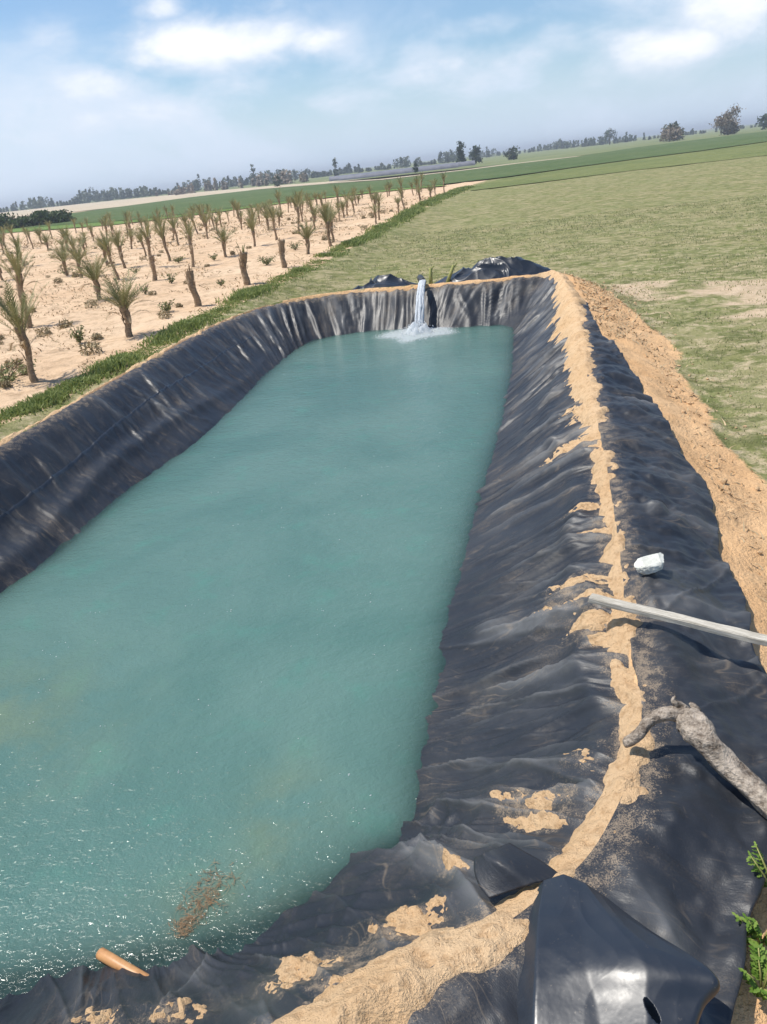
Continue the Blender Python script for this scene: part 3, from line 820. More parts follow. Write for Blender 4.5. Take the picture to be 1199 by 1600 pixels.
inner_obj.data.attributes['spill'].data.foreach_set('value', np.clip(spill, 0, 1).astype(np.float32).ravel())
mesh('loose_sand', np.concatenate(VS), np.concatenate(FS), M['sand'])['kind'] = 'stuff'

# ------------------------------------------------------------------ water
wx, wy = np.arange(-4.6, 3.4, .04), np.arange(1.2, 14.8, .05)
WX, WY = np.meshgrid(wx, wy, indexing='ij')
dw = polydist(WX, WY, WT)
fw = grid_faces(len(wx), len(wy))
keep = (dw[fw] < .32).all(1)
silt = np.exp(-(((WX + 2.5) / .8) ** 2 + ((WY - 3.6) / .7) ** 2)) * .45 + np.exp(-(((WX + .62) / .22) ** 2 + ((WY - 2.72) / .35) ** 2)) * .45 + np.exp(-(((WX + .9) / .3) ** 2 + ((WY - 2.25) / .2) ** 2)) * .35
mesh('water', np.stack([WX.ravel(), WY.ravel(), 0 * WX.ravel()], 1), fw[keep], M['water'],
     attrs=dict(depth=np.clip(-dw, 0, 3) * .72 + .02, silt=silt))['kind'] = 'structure'

# jet from the pipe on the far bank
jt, jb = at(661, 441, .72), at(655, 520, 0.0)
path, rad = [], []
back = Vector((jt.x + .01, jt.y + .06, .735)); front = Vector((jb.x, jb.y, -.02))
for i in range(26):
    t = i / 25
    path.append((back.x + (front.x - back.x) * t, back.y + (front.y - back.y) * t, back.z - (back.z - front.z) * t ** 1.9)); rad.append(.052 + .040 * t)
jet = empty('water_jet', (0, 0, 0), 0, 'white jet of water pouring from far bank into the pond', 'water jet')
vs, fs = [], []
for j in range(46):
    a_, r_ = random.uniform(0, 2 * PI), random.random() ** .5
    q0_ = random.uniform(0, .25) if j > 8 else 0; q1_ = random.uniform(.55, 1) if j > 14 else 1
    pth, rd = [], []
    for i in range(26):
        t = i / 25
        if t < q0_ or t > q1_: continue
        w_ = rad[i] * r_ * .8; x_, y_, z_ = path[i]
        pth.append((x_ + w_ * math.cos(a_) + .012 * t * float(noise(t * 6, j, 0, 161)), y_ + w_ * math.sin(a_), z_ + .01 * float(noise(t * 8, j, 0, 164)))); rd.append(random.uniform(.015, .024) * (1 - .2 * t))
    v, f = tube(pth, rd, 7, lambda i, k: .35 * float(noise(k * .9, i * .7 + j, 0, 162)), True)
    k = len(vs); vs += v; fs += [tuple(k + q_ for q_ in f_) for f_ in f]
mesh('stream', vs, fs, M['foam'], jet, attrs=dict(cover=[1.15] * len(vs)))
n, m = 60, 40
th, rr = np.meshgrid(np.linspace(0, 2 * PI, n, endpoint=False), np.linspace(0, 1, m), indexing='ij')
rx = .68 * rr * (1 + .25 * noise(np.cos(th) * 2, np.sin(th) * 2, 0, 165))
sx, sy = front.x + rx * np.cos(th) * 1.05, front.y - .04 + rx * np.sin(th) * 1.1
szz = .012 + np.clip(.20 * (1 - rr * 3.0), 0, 1) * (1 + .9 * noise(sx * 14, sy * 14, 0, 166)) + .02 * (1 - rr) * noise(sx * 20, sy * 20, 0, 167)
mesh('splash', np.stack([sx, sy, szz], -1).reshape(-1, 3), grid_faces(n, m, True), M['foam'], jet, attrs=dict(cover=1.3 - .98 * rr ** .9))
# thrown drops
vs, fs = [], []
for i in range(520):
    r, a = abs(random.gauss(0, .22)), random.uniform(0, 2 * PI); s = random.uniform(.003, .012)
    c = Vector((front.x + r * math.cos(a), front.y - .05 + r * math.sin(a) * 1.2, random.uniform(.01, .26) * max(.06, 1 - r * 2.2)))
    k = len(vs)
    vs += [tuple(c + Vector(o) * s) for o in ((1, 0, 0), (-1, 0, 0), (0, 1, 0), (0, -1, 0), (0, 0, 1.2), (0, 0, -1.2))]
    fs += [(k + a_, k + b_, k + c_) for a_, b_, c_ in ((0, 2, 4), (2, 1, 4), (1, 3, 4), (3, 0, 4), (2, 0, 5), (1, 2, 5), (3, 1, 5), (0, 3, 5))]
mesh('spray', vs, fs, M['foam'], jet, attrs=dict(cover=[1.3] * len(vs)))['kind'] = 'stuff'

op = empty('outlet_pipe', (back.x, back.y + .03, .715), 0, 'dark round pipe end lying on the far bank behind the water jet', 'pipe')
v, f = tube([(0, .55, .0), (0, .3, .0), (0, .02, .0), (0, .0, .0)], [.062, .062, .062, .054], 20, None)
mesh('pipe_barrel', v, f, M['pipe_dark'], op)
def stake(px, py, h, lean, label):
    b_ = at(px, py, .66); b_.z = .55
    o = empty('wooden_stake', b_, 0, label, 'stake')
    v, f = tube([(0, 0, 0), (lean * .5, .01, h * .5), (lean, 0, h)], [.035, .032, .028], 10, lambda i, k: .12 * float(noise(k, i * 3, 0, 171)))
    mesh('shaft', v, f, M['stake'], o)
    v, f = tube([(lean * .93, .03, h * .86), (lean + .07, .05, h + .03)], [.018, .010], 8)
    mesh('branch_stub', v, f, M['stake'], o)
stake(673, 441, .36, .02, 'short greenish stake standing right behind the water jet')
stake(697, 438, .36, .16, 'leaning yellow green stake between water jet and crumpled liner')

# floating specks of foam and grit
vs, fs = [], []
for i in range(120):
    if i < 85: px, py = random.uniform(0, 640), random.uniform(900, 1500)
    else: px, py = random.uniform(300, 760), random.uniform(560, 900)
    p = at(px, py, .003)
    if polydist([p.x], [p.y], WT)[0] > -.12: continue
    for j in range(random.choice((1, 1, 2, 3))):
        s = random.uniform(.0018, .0045); a0 = random.uniform(0, 6)
        cx, cy = p.x + random.uniform(-.05, .05), p.y + random.uniform(-.02, .02); k = len(vs)
        ring = [(cx + s * random.uniform(.6, 1.6) * math.cos(a0 + t * PI / 3), cy + s * random.uniform(.5, 1) * math.sin(a0 + t * PI / 3), .003) for t in range(6)]
        vs += ring + [(cx, cy, .003 + s * .7)]
        fs += [(k + t, k + (t + 1) % 6, k + 6) for t in range(6)]
tag(mesh('foam', vs, fs, M['foam'], attrs=dict(cover=[1.3] * len(vs))), kind='stuff')

# drowned clump of brown weed
vs, fs, rn = [], [], []
spine = [at(340, 1375, 0), at(318, 1405, 0), at(296, 1438, 0), at(282, 1458, 0)]
for i in range(480):
    t = random.random() ** 1.3 * 3; k0 = min(int(t), 2); c = spine[k0].lerp(spine[k0 + 1], t - k0)
    sp = (.095, .07, .04, .025)[k0]
    c = c + Vector((random.gauss(0, sp * .55), random.gauss(0, sp * .5), .004 + random.uniform(0, .006)))
    a, l, w = random.uniform(0, 2 * PI), random.uniform(.010, .035), random.uniform(.001, .003)
    dv, nv = Vector((math.cos(a), math.sin(a), 0)) * l, Vector((-math.sin(a), math.cos(a), 0)) * w
    k = len(vs); vs += [tuple(c - dv - nv), tuple(c + dv * .2 - nv + nv * 3), tuple(c + dv), tuple(c + nv)]
    fs.append((k, k + 1, k + 2, k + 3)); rn += [random.random()] * 4
tag(mesh('water_weed', vs, fs, M['debris'], attrs=dict(rnd=rn)), 'brown tuft of weed floating in the water by the near bank', 'weed')

# orange pipe end poking out of the near bank
p0, p1 = at(156, 1489, .022), at(215, 1524, .012)
dv = (p1 - p0).normalized()
pe = empty('drain_pipe', p0, 0, 'orange brown pipe end sticking out of the near bank at the water', 'pipe')
v, f = tube([dv * 0, dv * .004, dv * .10, dv * .30], [.019, .022, .022, .022], 24, None, False)
mesh('pipe_barrel', v, f, M['pipe'], pe)
v, f = tube([dv * .0, dv * .10], [.019, .018], 24, None, True)
mesh('bore', v, f, M['pipe'], pe)

# ------------------------------------------------------------------ things lying on the right bank
def lift_to(px, py, z): return at(px, py, z)

# wooden batten
a, b_ = at(922, 934, .775), at(1330, 1036, .72)
mid_ = (a + b_) / 2; dv = b_ - a; ln = dv.length
bt = bmesh.new(); bmesh.ops.create_cube(bt, size=1)
bmesh.ops.scale(bt, vec=(ln, .05, .028), verts=bt.verts)
bmesh.ops.bevel(bt, geom=bt.edges[:], offset=.003, segments=2, affect='EDGES')
bmesh.ops.subdivide_edges(bt, edges=[e for e in bt.edges if e.calc_length() > .3], cuts=40, use_grid_fill=True)
for vv in bt.verts:
    vv.co.z += .006 * float(noise(vv.co.x * 2.2, 0, 0, 181)) + .0016 * float(noise(vv.co.x * 25, vv.co.y * 60, 0, 182))
    vv.co.y += .004 * float(noise(vv.co.x * 2.0, 3, 0, 183)) + .0012 * float(noise(vv.co.x * 22, vv.co.z * 60, 4, 184))
me = bpy.data.meshes.new('wooden_batten'); bt.to_mesh(me); bt.free(); me.materials.append(M['plank'])
ob = bpy.data.objects.new('wooden_batten', me); COL.objects.link(ob); ob.location = mid_
ob.rotation_euler = dv.to_track_quat('X', 'Z').to_euler()
tag(ob, 'long pale weathered wooden batten lying across the sand ridge', 'batten')

# white stone
bs = bmesh.new(); bmesh.ops.create_icosphere(bs, subdivisions=5, radius=1)
planes = [(Vector((random.gauss(0, 1), random.gauss(0, 1), random.gauss(0, 1))).normalized(), random.uniform(.62, .9)) for _ in range(11)] + [(Vector((-.25, .0, 1)).normalized(), .55), (Vector((.7, -.6, -.1)).normalized(), .62)]
for vv in bs.verts:
    for n_, dd_ in planes:
        e = vv.co.dot(n_) - dd_
        if e > 0: vv.co -= n_ * e
    vv.co *= 1 + .03 * float(noise(vv.co.x * 5, vv.co.y * 5, vv.co.z * 5, 191)) + .012 * float(noise(vv.co.x * 16, vv.co.y * 16, vv.co.z * 16, 192))
    vv.co = Vector((vv.co.x * .098, vv.co.y * .072, vv.co.z * .06))
me = bpy.data.meshes.new('stone'); bs.to_mesh(me); bs.free(); me.materials.append(M['stone'])
ob = bpy.data.objects.new('stone', me); COL.objects.link(ob); ob.location = at(1018, 880, .735); ob.rotation_euler = (.05, .12, .55)
tag(ob, 'chunky white stone lying on the sand ridge behind the batten', 'stone')

# driftwood branch
dr = empty('driftwood_branch', at(1090, 1140, .72), 0, 'gnarled grey driftwood branch lying over the black outer flap', 'branch')
o_ = dr.location
def rel(px, py, z): return at(px, py, z) - o_
pth = catmull([rel(1236, 1290, .66), rel(1190, 1245, .675), rel(1140, 1198, .715), rel(1105, 1160, .77), rel(1082, 1130, .80), rel(1068, 1116, .805)], 70)
rad = np.interp(np.linspace(0, 1, 70), [0, .3, .55, .7, .85, .95, 1], [.036, .040, .043, .052, .050, .036, .018])
v, f = tube(pth, rad, 28, lambda i, k: .14 * float(noise(k * .55, i * .10, 0, 201)) + .09 * float(noise(k * 1.6, i * .22, 0, 202)) + .16 * max(0, (i - 34) / 36) * float(noise(k * .9, i * .45, 0, 203)))
mesh('main_limb', v, f, M['driftwood'], dr)
pth = catmull([rel(1090, 1132, .79), rel(1066, 1117, .815), rel(1040, 1116, .82), rel(1016, 1125, .80), rel(1000, 1145, .765), rel(984, 1158, .725), rel(975, 1160, .715)], 60)
rad = np.interp(np.linspace(0, 1, 60), [0, .2, .6, .85, .95, 1], [.034, .027, .019, .020, .020, .012])
v, f = tube(pth, rad, 20, lambda i, k: .12 * float(noise(k * .6, i * .15, 0, 205)) + .07 * float(noise(k * 1.7, i * .5, 0, 206)))
mesh('side_limb', v, f, M['driftwood'], dr)
pth = catmull([rel(1080, 1122, .80), rel(1068, 1107, .83), rel(1058, 1100, .85), rel(1052, 1094, .865), rel(1056, 1088, .875)], 26)
rad = np.linspace(.022, .004, 26)
v, f = tube(pth, rad, 12, lambda i, k: .22 * float(noise(k * .8, i * .4, 0, 207)))
mesh('snag', v, f, M['driftwood'], dr)
pth = catmull([rel(1090, 1120, .79), rel(1086, 1106, .82), rel(1078, 1098, .835)], 14)
v, f = tube(pth, np.linspace(.02, .005, 14), 10, lambda i, k: .25 * float(noise(k * .8, i * .4, 0, 208)))
mesh('snag', v, f, M['driftwood'], dr)

# ------------------------------------------------------------------ leaves and blades
def blades(name, pts, hgt, wid, lean, mat, seg=2, kind='stuff', parent=None):
    """grass: one bent strip per point"""
    pts = np.asarray(pts); n = len(pts)
    az = RNG.uniform(0, 2 * PI, n); h = hgt * RNG.uniform(.45, 1.2, n); w = wid * RNG.uniform(.6, 1.3, n); l = lean * RNG.uniform(.2, 1.5, n) * h
    dx, dy = np.cos(az), np.sin(az)
    az2 = RNG.uniform(0, 2 * PI, n); wx_, wy_ = np.cos(az2) * w, np.sin(az2) * w
    base = pts
    V = np.empty((n, 5, 3))
    def put(i, t, s):
        V[:, i, 0] = base[:, 0] + dx * l * t * t + wx_ * s; V[:, i, 1] = base[:, 1] + dy * l * t * t + wy_ * s
        V[:, i, 2] = base[:, 2] + h * t * (1 - .25 * t * np.clip(l / h, 0, 1))
    put(0, 0, -1); put(1, 0, 1); put(2, .55, .8); put(3, .55, -.8); put(4, 1, 0)
    b0 = np.arange(n)[:, None] * 5
    F_ = np.concatenate([np.stack([b0[:, 0], b0[:, 0] + 1, b0[:, 0] + 2], 1), np.stack([b0[:, 0], b0[:, 0] + 2, b0[:, 0] + 3], 1), np.stack([b0[:, 0] + 3, b0[:, 0] + 2, b0[:, 0] + 4], 1)])
    o = mesh(name, V.reshape(-1, 3), F_, mat, parent, False, attrs=dict(rnd=np.repeat(RNG.random(n), 5)))
    if kind: o['kind'] = kind
    return o


# lush verge between the pond and the palms
n = 52000
yv = 5.0 + (RNG.random(n) ** 2.1) * 62
xv = verge_x(yv)
wv_ = .30 + .012 * yv
off_ = RNG.normal(0, 1, n) * wv_ * .29 - .19
cl = noise(xv * 1.2 + off_, yv * 1.1, 0, 211) + .6 * noise(xv * 3, yv * 3, 0, 212)
kp = (cl > -1.1)
xv, yv, off_, cl = xv[kp], yv[kp], off_[kp], cl[kp]
xg, yg = xv + off_, yv
zg, dg, _ = ground_z(xg, yg)
kp = (dg > .28)
pts = np.stack([xg, yg, zg - .005], 1)[kp]
sz = (np.clip(.055 + .05 * cl, .02, .15) * (1 + .022 * yv))[kp]
blades('verge_grass', pts, sz, .006 + .00045 * pts[:, 1], .7, M['grass'])

# short pasture grass
n = 90000
yp = 4.0 + RNG.random(n) ** 1.5 * 26
xp = verge_x(yp) + RNG.random(n) * (12 + yp * .35)
zp, dp, _ = ground_z(xp, yp)
den = noise(xp * .9, yp * 1.3, 0, 221) + .7 * noise(xp * 3, yp * 4, 0, 222)
kp = (dp > np.interp(yp, [4, 7, 10, 13, 15], [1.35, 1.15, 1.15, .9, .35])) & (den > -.35) & (xp > verge_x(yp) + .1)
pts = np.stack([xp, yp, zp - .004], 1)[kp]
blades('pasture_grass', pts, .026 + .0012 * pts[:, 1], .0035 + .0003 * pts[:, 1], .9, M['dry_grass'])

# straw, roots and crumbs on the sand slope and over the palm field
n = 3600
yl = 1.2 + RNG.random(n) * 13; xl = np.interp(yl, [1, 5, 10, 14], [1.2, 2.0, 3.1, 3.9]) + RNG.normal(0, .42, n)
n2 = 26000
yl2 = 8 + RNG.random(n2) ** 1.6 * 50; xl2 = verge_x(yl2) - .5 - RNG.random(n2) * (6 + yl2 * .5)
c2 = noise(xl2 * .8, yl2 * .8, 0, 231)
xl, yl = np.concatenate([xl, xl2[c2 > .05]]), np.concatenate([yl, yl2[c2 > .05]])
zl, dl, _ = ground_z(xl, yl)
kp = (dl > .2) & ~((xl > -1) & (dl < .75) & (yl < 9))
pts = np.stack([xl, yl, zl + .002], 1)[kp]
blades('dry_litter', pts, .022 + .0022 * pts[:, 1], .004 + .0005 * pts[:, 1], 2.2, M['litter'])

# clods of soil
vs, fs = [], []
ico = bmesh.new(); bmesh.ops.create_icosphere(ico, subdivisions=1, radius=1)
iv = [v_.co.copy() for v_ in ico.verts]; iff = [[v_.index for v_ in f_.verts] for f_ in ico.faces]; ico.free()
cxs = []
for i in range(900):
    yy = random.uniform(1.4, 15.0); xx = float(np.interp(yy, [1, 5, 10, 14], [1.1, 2.15, 3.2, 3.8])) + random.gauss(0, .38)
    cxs.append((xx, yy))
cz_, cd_, _ = ground_z([c[0] for c in cxs], [c[1] for c in cxs])
for (xx, yy), z0, dd_ in zip(cxs, cz_, cd_):
    if dd_ < .15 or (dd_ < .8 and yy < 10): continue
    s = random.uniform(.006, .022) * (1.8 if random.random() < .08 else 1); k = len(vs)
    vs += [(xx + c.x * s * random.uniform(.7, 1.3), yy + c.y * s * random.uniform(.7, 1.3), z0 + s * .3 + c.z * s * .7) for c in iv]
    fs += [[k + q for q in f_] for f_ in iff]
tag(mesh('soil_crumbs', vs, fs, M['sand'], smooth=False), kind='stuff')

# ------------------------------------------------------------------ plants
def leaf_cloud(n, fn, size, aspect=.5):
    """n leaf faces placed by fn -> arrays"""
    V, Fc, Rn = [], [], []
    for i in range(n):
        c, s = fn(i)
        a = Vector((random.gauss(0, 1), random.gauss(0, 1), random.gauss(0, .8))).normalized()
        b2 = a.cross(Vector((random.gauss(0, 1), random.gauss(0, 1), random.gauss(0, 1)))).normalized()
        s *= size * random.uniform(.6, 1.4); k = len(V)
        V += [c - a * s, c + b2 * s * aspect, c + a * s, c - b2 * s * aspect]; Fc.append((k, k + 1, k + 2, k + 3)); Rn += [random.random()] * 4
    return [tuple(v) for v in V], Fc, Rn


def frond(V, Fc, Rn, base, az, length, up, droop, width):
    """a feather leaf: a rib and two rows of leaflets"""
    n = 18; pts = []; el = up; p = Vector(base); sl = length / n
    for i in range(n + 1):
        pts.append(p.copy()); d = Vector((math.cos(az) * math.cos(el), math.sin(az) * math.cos(el), math.sin(el)))
        p = p + d * sl; el -= droop / n * (0.3 + 1.4 * i / n)
    side = Vector((-math.sin(az), math.cos(az), 0)); r0 = random.random()
    for i in range(n):
        w = .008 * (1 - i / n) + .0025
        k = len(V); V += [tuple(pts[i] - side * w), tuple(pts[i] + side * w), tuple(pts[i + 1] + side * w * .8), tuple(pts[i + 1] - side * w * .8)]
        Fc.append((k, k + 1, k + 2, k + 3)); Rn += [min(1, r0 * .5 + .5)] * 4
        if i < 3: continue
        t = i / n; ll = width * math.sin(min(1, (t - .12) * 1.5) * PI * .72 + .25)
        d = (pts[i + 1] - pts[i]).normalized()
        for sgn in (-1, 1):
            tip = pts[i] + (side * sgn * random.uniform(.45, .75) + d * random.uniform(.6, .9) + Vector((0, 0, random.uniform(.0, .35)))).normalized() * ll
            k = len(V); V += [tuple(pts[i]), tuple(pts[i] + d * .022), tuple(tip)]
            Fc.append((k, k + 1, k + 2)); Rn += [min(1, max(0, r0 + random.uniform(-.25, .25)))] * 3


def palm(name, label, h, r, nf, fl, up, spread, seed, cat='palm', group=None):
    random.seed(seed)
    o = empty(name, (0, 0, 0), 0, label, cat, group)
    m = 22; pth = [(.02 * math.sin(i * .35), .015 * math.cos(i * .3), h * i / (m - 1) - .04) for i in range(m)]
    rad = [r * (1.12 - .30 * min(1, t * 2.2) + .38 * max(0, (t - .35) / .65)) for t in [i / (m - 1) for i in range(m)]]
    v, f = tube(pth, rad, 14, lambda i, k: .16 * ((i + k) % 2) + .10 * float(noise(k * .8, i * .8, 0, seed)))
    # old leaf bases
    for j in range(26):
        t = random.uniform(.35, 1); a = random.uniform(0, 2 * PI); rr_ = r * (.85 + .4 * t); z0 = h * t
        c, s = math.cos(a), math.sin(a); k = len(v); l = random.uniform(.05, .12)
        w = .016
        v += [(c * rr_ - s * w, s * rr_ + c * w, z0 - .02), (c * rr_ + s * w, s * rr_ - c * w, z0 - .02), (c * (rr_ + l * .4) + s * w * .5, s * (rr_ + l * .4) - c * w * .5, z0 + l), (c * (rr_ + l * .4) - s * w * .5, s * (rr_ + l * .4) + c * w * .5, z0 + l)]
        f.append((k, k + 1, k + 2, k + 3))
    mesh('trunk', v, f, M['palm_bark'], o)
    if nf:
        V, Fc, Rn = [], [], []
        for j in range(nf):
            a = j * 2.39996 + random.uniform(-.3, .3); inner = j / nf
            frond(V, Fc, Rn, (math.cos(a) * r * .6, math.sin(a) * r * .6, h * random.uniform(.72, 1.0)), a, fl * random.uniform(.6, 1.1), up + (1.45 - up) * inner ** 1.2 * .9, spread * random.uniform(.5, 1.3) * (1 - .5 * inner), fl * .20)
        mesh('crown', V, Fc, M['frond'], o, False, attrs=dict(rnd=Rn))
        V, Fc, Rn = [], [], []
        for j in range(max(4, nf // 5)):                              # withered lower leaves
            a = random.uniform(0, 2 * PI)
            frond(V, Fc, Rn, (math.cos(a) * r * .8, math.sin(a) * r * .8, h * random.uniform(.55, .85)), a, fl * random.uniform(.35, .75), random.uniform(.1, .9), random.uniform(1.0, 2.2), fl * .13)
        mesh('withered_fronds', V, Fc, M['litter'], o, False, attrs=dict(rnd=Rn))
    return o


protos = [palm('young_palm', 'x', .62, .052, 36, .74, .70, .8, 301),
          palm('young_palm', 'x', .80, .044, 26, .72, .9, .6, 302),
          palm('young_palm', 'x', .95, .042, 20, .62, .95, .7, 303),
          palm('young_palm', 'x', .55, .048, 40, .85, .60, 1.0, 304),
          palm('young_palm', 'x', .72, .042, 17, .80, .85, 1.1, 305)]
stumps = [palm('palm_stump', 'x', .74, .062, 0, 0, 0, 0, 311, 'palm stump'), palm('palm_stump', 'x', .66, .060, 4, .22, 1.2, .3, 312, 'palm stump')]
for s_ in stumps: s_.name = 'palm_stump'
used = set()


def put_palm(p, px, py, sc_, label, group=None, tilt=None):
    q = at(px, py, .5); q.z = gz(q.x, q.y) - .01
    rot = (random.uniform(-.07, .07), random.uniform(-.07, .07), random.uniform(0, 6.28)) if tilt is None else tilt
    s = (sc_ * random.uniform(.95, 1.05), sc_ * random.uniform(.95, 1.05), sc_)
    if p.name not in used:
        used.add(p.name); p.location = q; p.rotation_euler = rot; p.scale = s; p['label'] = label
        if group: p['group'] = group
    else: dup(p, q, rot, s, label, group)


NEARP = [(protos[1], 56, 597, 1.0, 'sparse young palm nearest the green verge at left edge of field'),
         (protos[2], 46, 512, 1.15, 'tall bushy young palm directly behind the nearest sparse palm'),
         (protos[0], 205, 528, .92, 'stout young palm with short spreading crown beside the verge, third from left edge'),
         (protos[3], 158, 470, .92, 'wide young palm with spreading green fronds behind the stout palm'),
         (stumps[0], 310, 480, 1.0, 'bare brown palm stump standing close to the verge without fronds'),
         (protos[2], 303, 418, 1.0, 'tall thin young palm standing directly behind the bare stump'),
         (stumps[1], 386, 447, 1.15, 'frayed palm stump with a few short leaf tips beside the verge'),
         (stumps[0], 243, 440, .92, 'leaning bare palm stump in the open sand between the spreading palms'),
         (stumps[0], 444, 419, 1.0, 'leaning slim palm stump beside the thickest verge grass'),
         (protos[0], 483, 400, .86, 'short full young palm next to the verge beyond the leaning stump'),
         (protos[1], 516, 386, 1.0, 'taller young palm at the verge, beyond the short full one'),
         (protos[0], 353, 402, .85, 'young palm with round tuft left of the leaning slim stump'),
         (protos[1], 195, 420, .95, 'slim young palm behind the wide spreading palm'),
         (protos[1], 399, 386, .85, 'small young palm in the third row from the verge'),
         (protos[3], 128, 436, .9, 'drooping young palm left of the wide spreading palm'),
         (protos[2], 432, 376, .9, 'thin upright young palm mid row, left of the taller verge palm')]
for p_, px, py, s_, lb in NEARP: put_palm(p_, px, py, s_, lb)
taken = [at(px, py, .5) for _, px, py, _, _ in NEARP]
# the rows further back
random.seed(41)
cnt = 0
for row in range(0, 12):
    for k in range(60):
        yv_ = 21 + k * 2.15 + row * .9
        if yv_ > 70: break
        xv_ = float(verge_x(yv_)) - 1.25 - row * 2.6 + random.uniform(-.35, .35)
        if random.random() < .30: continue
        if any((xv_ - t.x) ** 2 + (yv_ - t.y) ** 2 < 2.2 for t in taken): continue
        # is it in the picture?
        v_ = Vector((xv_, yv_, .5)) - cam.location
        de = -v_.dot(cb); uu_ = v_.dot(cr) / de * F + 599.5
        if uu_ < -20: continue
        # the crop begins beyond this line
        if yv_ > np.interp(xv_, [-37, -28, -20, -14, -8.7, -2.8, 4, 9], [82, 75, 68, 68, 70, 71, 70, 66]): continue
        q = Vector((xv_, yv_, gz(xv_, yv_) - .01))
        p_ = random.choice(protos + [protos[4], protos[2]]); s_ = random.uniform(.66, 1.0)
        if p_.name not in used:
            used.add(p_.name); p_.location = q; p_.scale = (s_, s_, s_); p_['label'] = 'small young palm in the distant rows of the sandy field'; p_['group'] = 'young palms in the distant rows'; continue
        dup(p_, q, (random.uniform(-.15, .15), random.uniform(-.15, .15), random.uniform(0, 6.28)), (s_, s_, s_ * random.uniform(.8, 1.2)), 'small young palm in the distant rows of the sandy field', 'young palms in the distant rows'); cnt += 1
print('distant palms', cnt)

# low shrubs on the sand
def shrub(px, py, r, h, label, n=170, mat='shrub', name='low_shrub'):
    q = at(px, py, .5); q.z = gz(q.x, q.y)
    o = empty(name, q, random.uniform(0, 6), label, 'shrub')
    def fn(i):
        t = random.random(); a = random.uniform(0, 2 * PI); rr_ = r * (.15 + .85 * t) * random.random() ** .5
        return Vector((rr_ * math.cos(a), rr_ * math.sin(a), h * (.1 + .9 * t) * random.uniform(.5, 1))), 1
    V, Fc, Rn = leaf_cloud(n, fn, .035, .35)
    mesh('foliage', V, Fc, M[mat], o, False, attrs=dict(rnd=Rn))
    vs, fs = [], []
    for j in range(7):
        a = random.uniform(0, 2 * PI); v, f = tube([(0, 0, -.02), (math.cos(a) * r * .3, math.sin(a) * r * .3, h * .5), (math.cos(a) * r * .7, math.sin(a) * r * .7, h * .9)], [.008, .006, .003], 5)
        k = len(vs); vs += v; fs += [tuple(k + q_ for q_ in f_) for f_ in f]
    mesh('stems', vs, fs, M['bark'], o)
random.seed(51)
shrub(126, 537, .14, .30, 'small upright green shrub on the sand between the nearest and the stout palm')
shrub(12, 600, .55, .26, 'wide grey green shrub left of the nearest palm', 340)
shrub(262, 488, .20, .22, 'small dusky shrub by the verge left of the bare stump')
shrub(268, 444, .22, .26, 'yellowish green shrub right of the leaning bare stump', 120)
shrub(228, 462, .18, .24, 'thin twiggy shrub below the leaning bare stump', 60)
shrub(418, 415, .34, .26, 'broad low shrub between the two stumps at the verge', 220)
shrub(347, 446, .16, .18, 'tiny brown shrub left of the frayed stump', 70)
shrub(280, 413, .30, .2, 'low brown shrub right beside the tall thin palm', 130)
shrub(335, 408, .22, .2, 'dusty low shrub left of the round tufted palm', 110)
shrub(462, 392, .30, .25, 'dry shrub left of the short full palm', 130)
shrub(105, 430, .35, .22, 'low sprawling shrub left of the drooping palm', 140)
shrub(213, 430, .25, .2, 'sparse low shrub between slim palm and bare stump', 90)

# dry weed tufts all over the sand
tufts = []
for v_i in range(3):
    random.seed(90 + v_i)
    o = empty('dry_tuft', (0, 0, 0), 0, 'x', 'weed', 'dry weed tufts among the palms')
    def fn(i):
        t = random.random(); a = random.uniform(0, 2 * PI); rr_ = (.12 + .03 * v_i) * random.random() ** .5
        return Vector((rr_ * math.cos(a), rr_ * math.sin(a), (.16 + .05 * v_i) * t * (1 - rr_ * 2))), 1
    V, Fc, Rn = leaf_cloud(120, fn, .055, .25)
    V = [(a_, b_, max(c_, 0)) for a_, b_, c_ in V]
    mesh('stalks', V, Fc, M['dry_weed'], o, False, attrs=dict(rnd=Rn)); tufts.append(o)
random.seed(97); k = 0
while k < 110:
    yy = 9 + random.random() ** 1.4 * 42; xx = float(verge_x(yy)) - .9 - random.random() * (4 + yy * .45)
    v_ = Vector((xx, yy, .5)) - cam.location
    if v_.dot(cr) / -v_.dot(cb) * F + 599.5 < -10: continue
    s_ = random.uniform(.4, .95); loc_ = Vector((xx, yy, gz(xx, yy) - .01)); lb_ = 'low dry brownish weed tuft scattered on the sand between palms'
    if k < 3: o = tufts[k]; o.location = loc_; o.scale = (s_, s_, s_); o['label'] = lb_
    else: dup(tufts[k % 3], loc_, (0, 0, random.uniform(0, 6)), (s_, s_, s_), lb_, 'dry weed tufts among the palms')
    k += 1

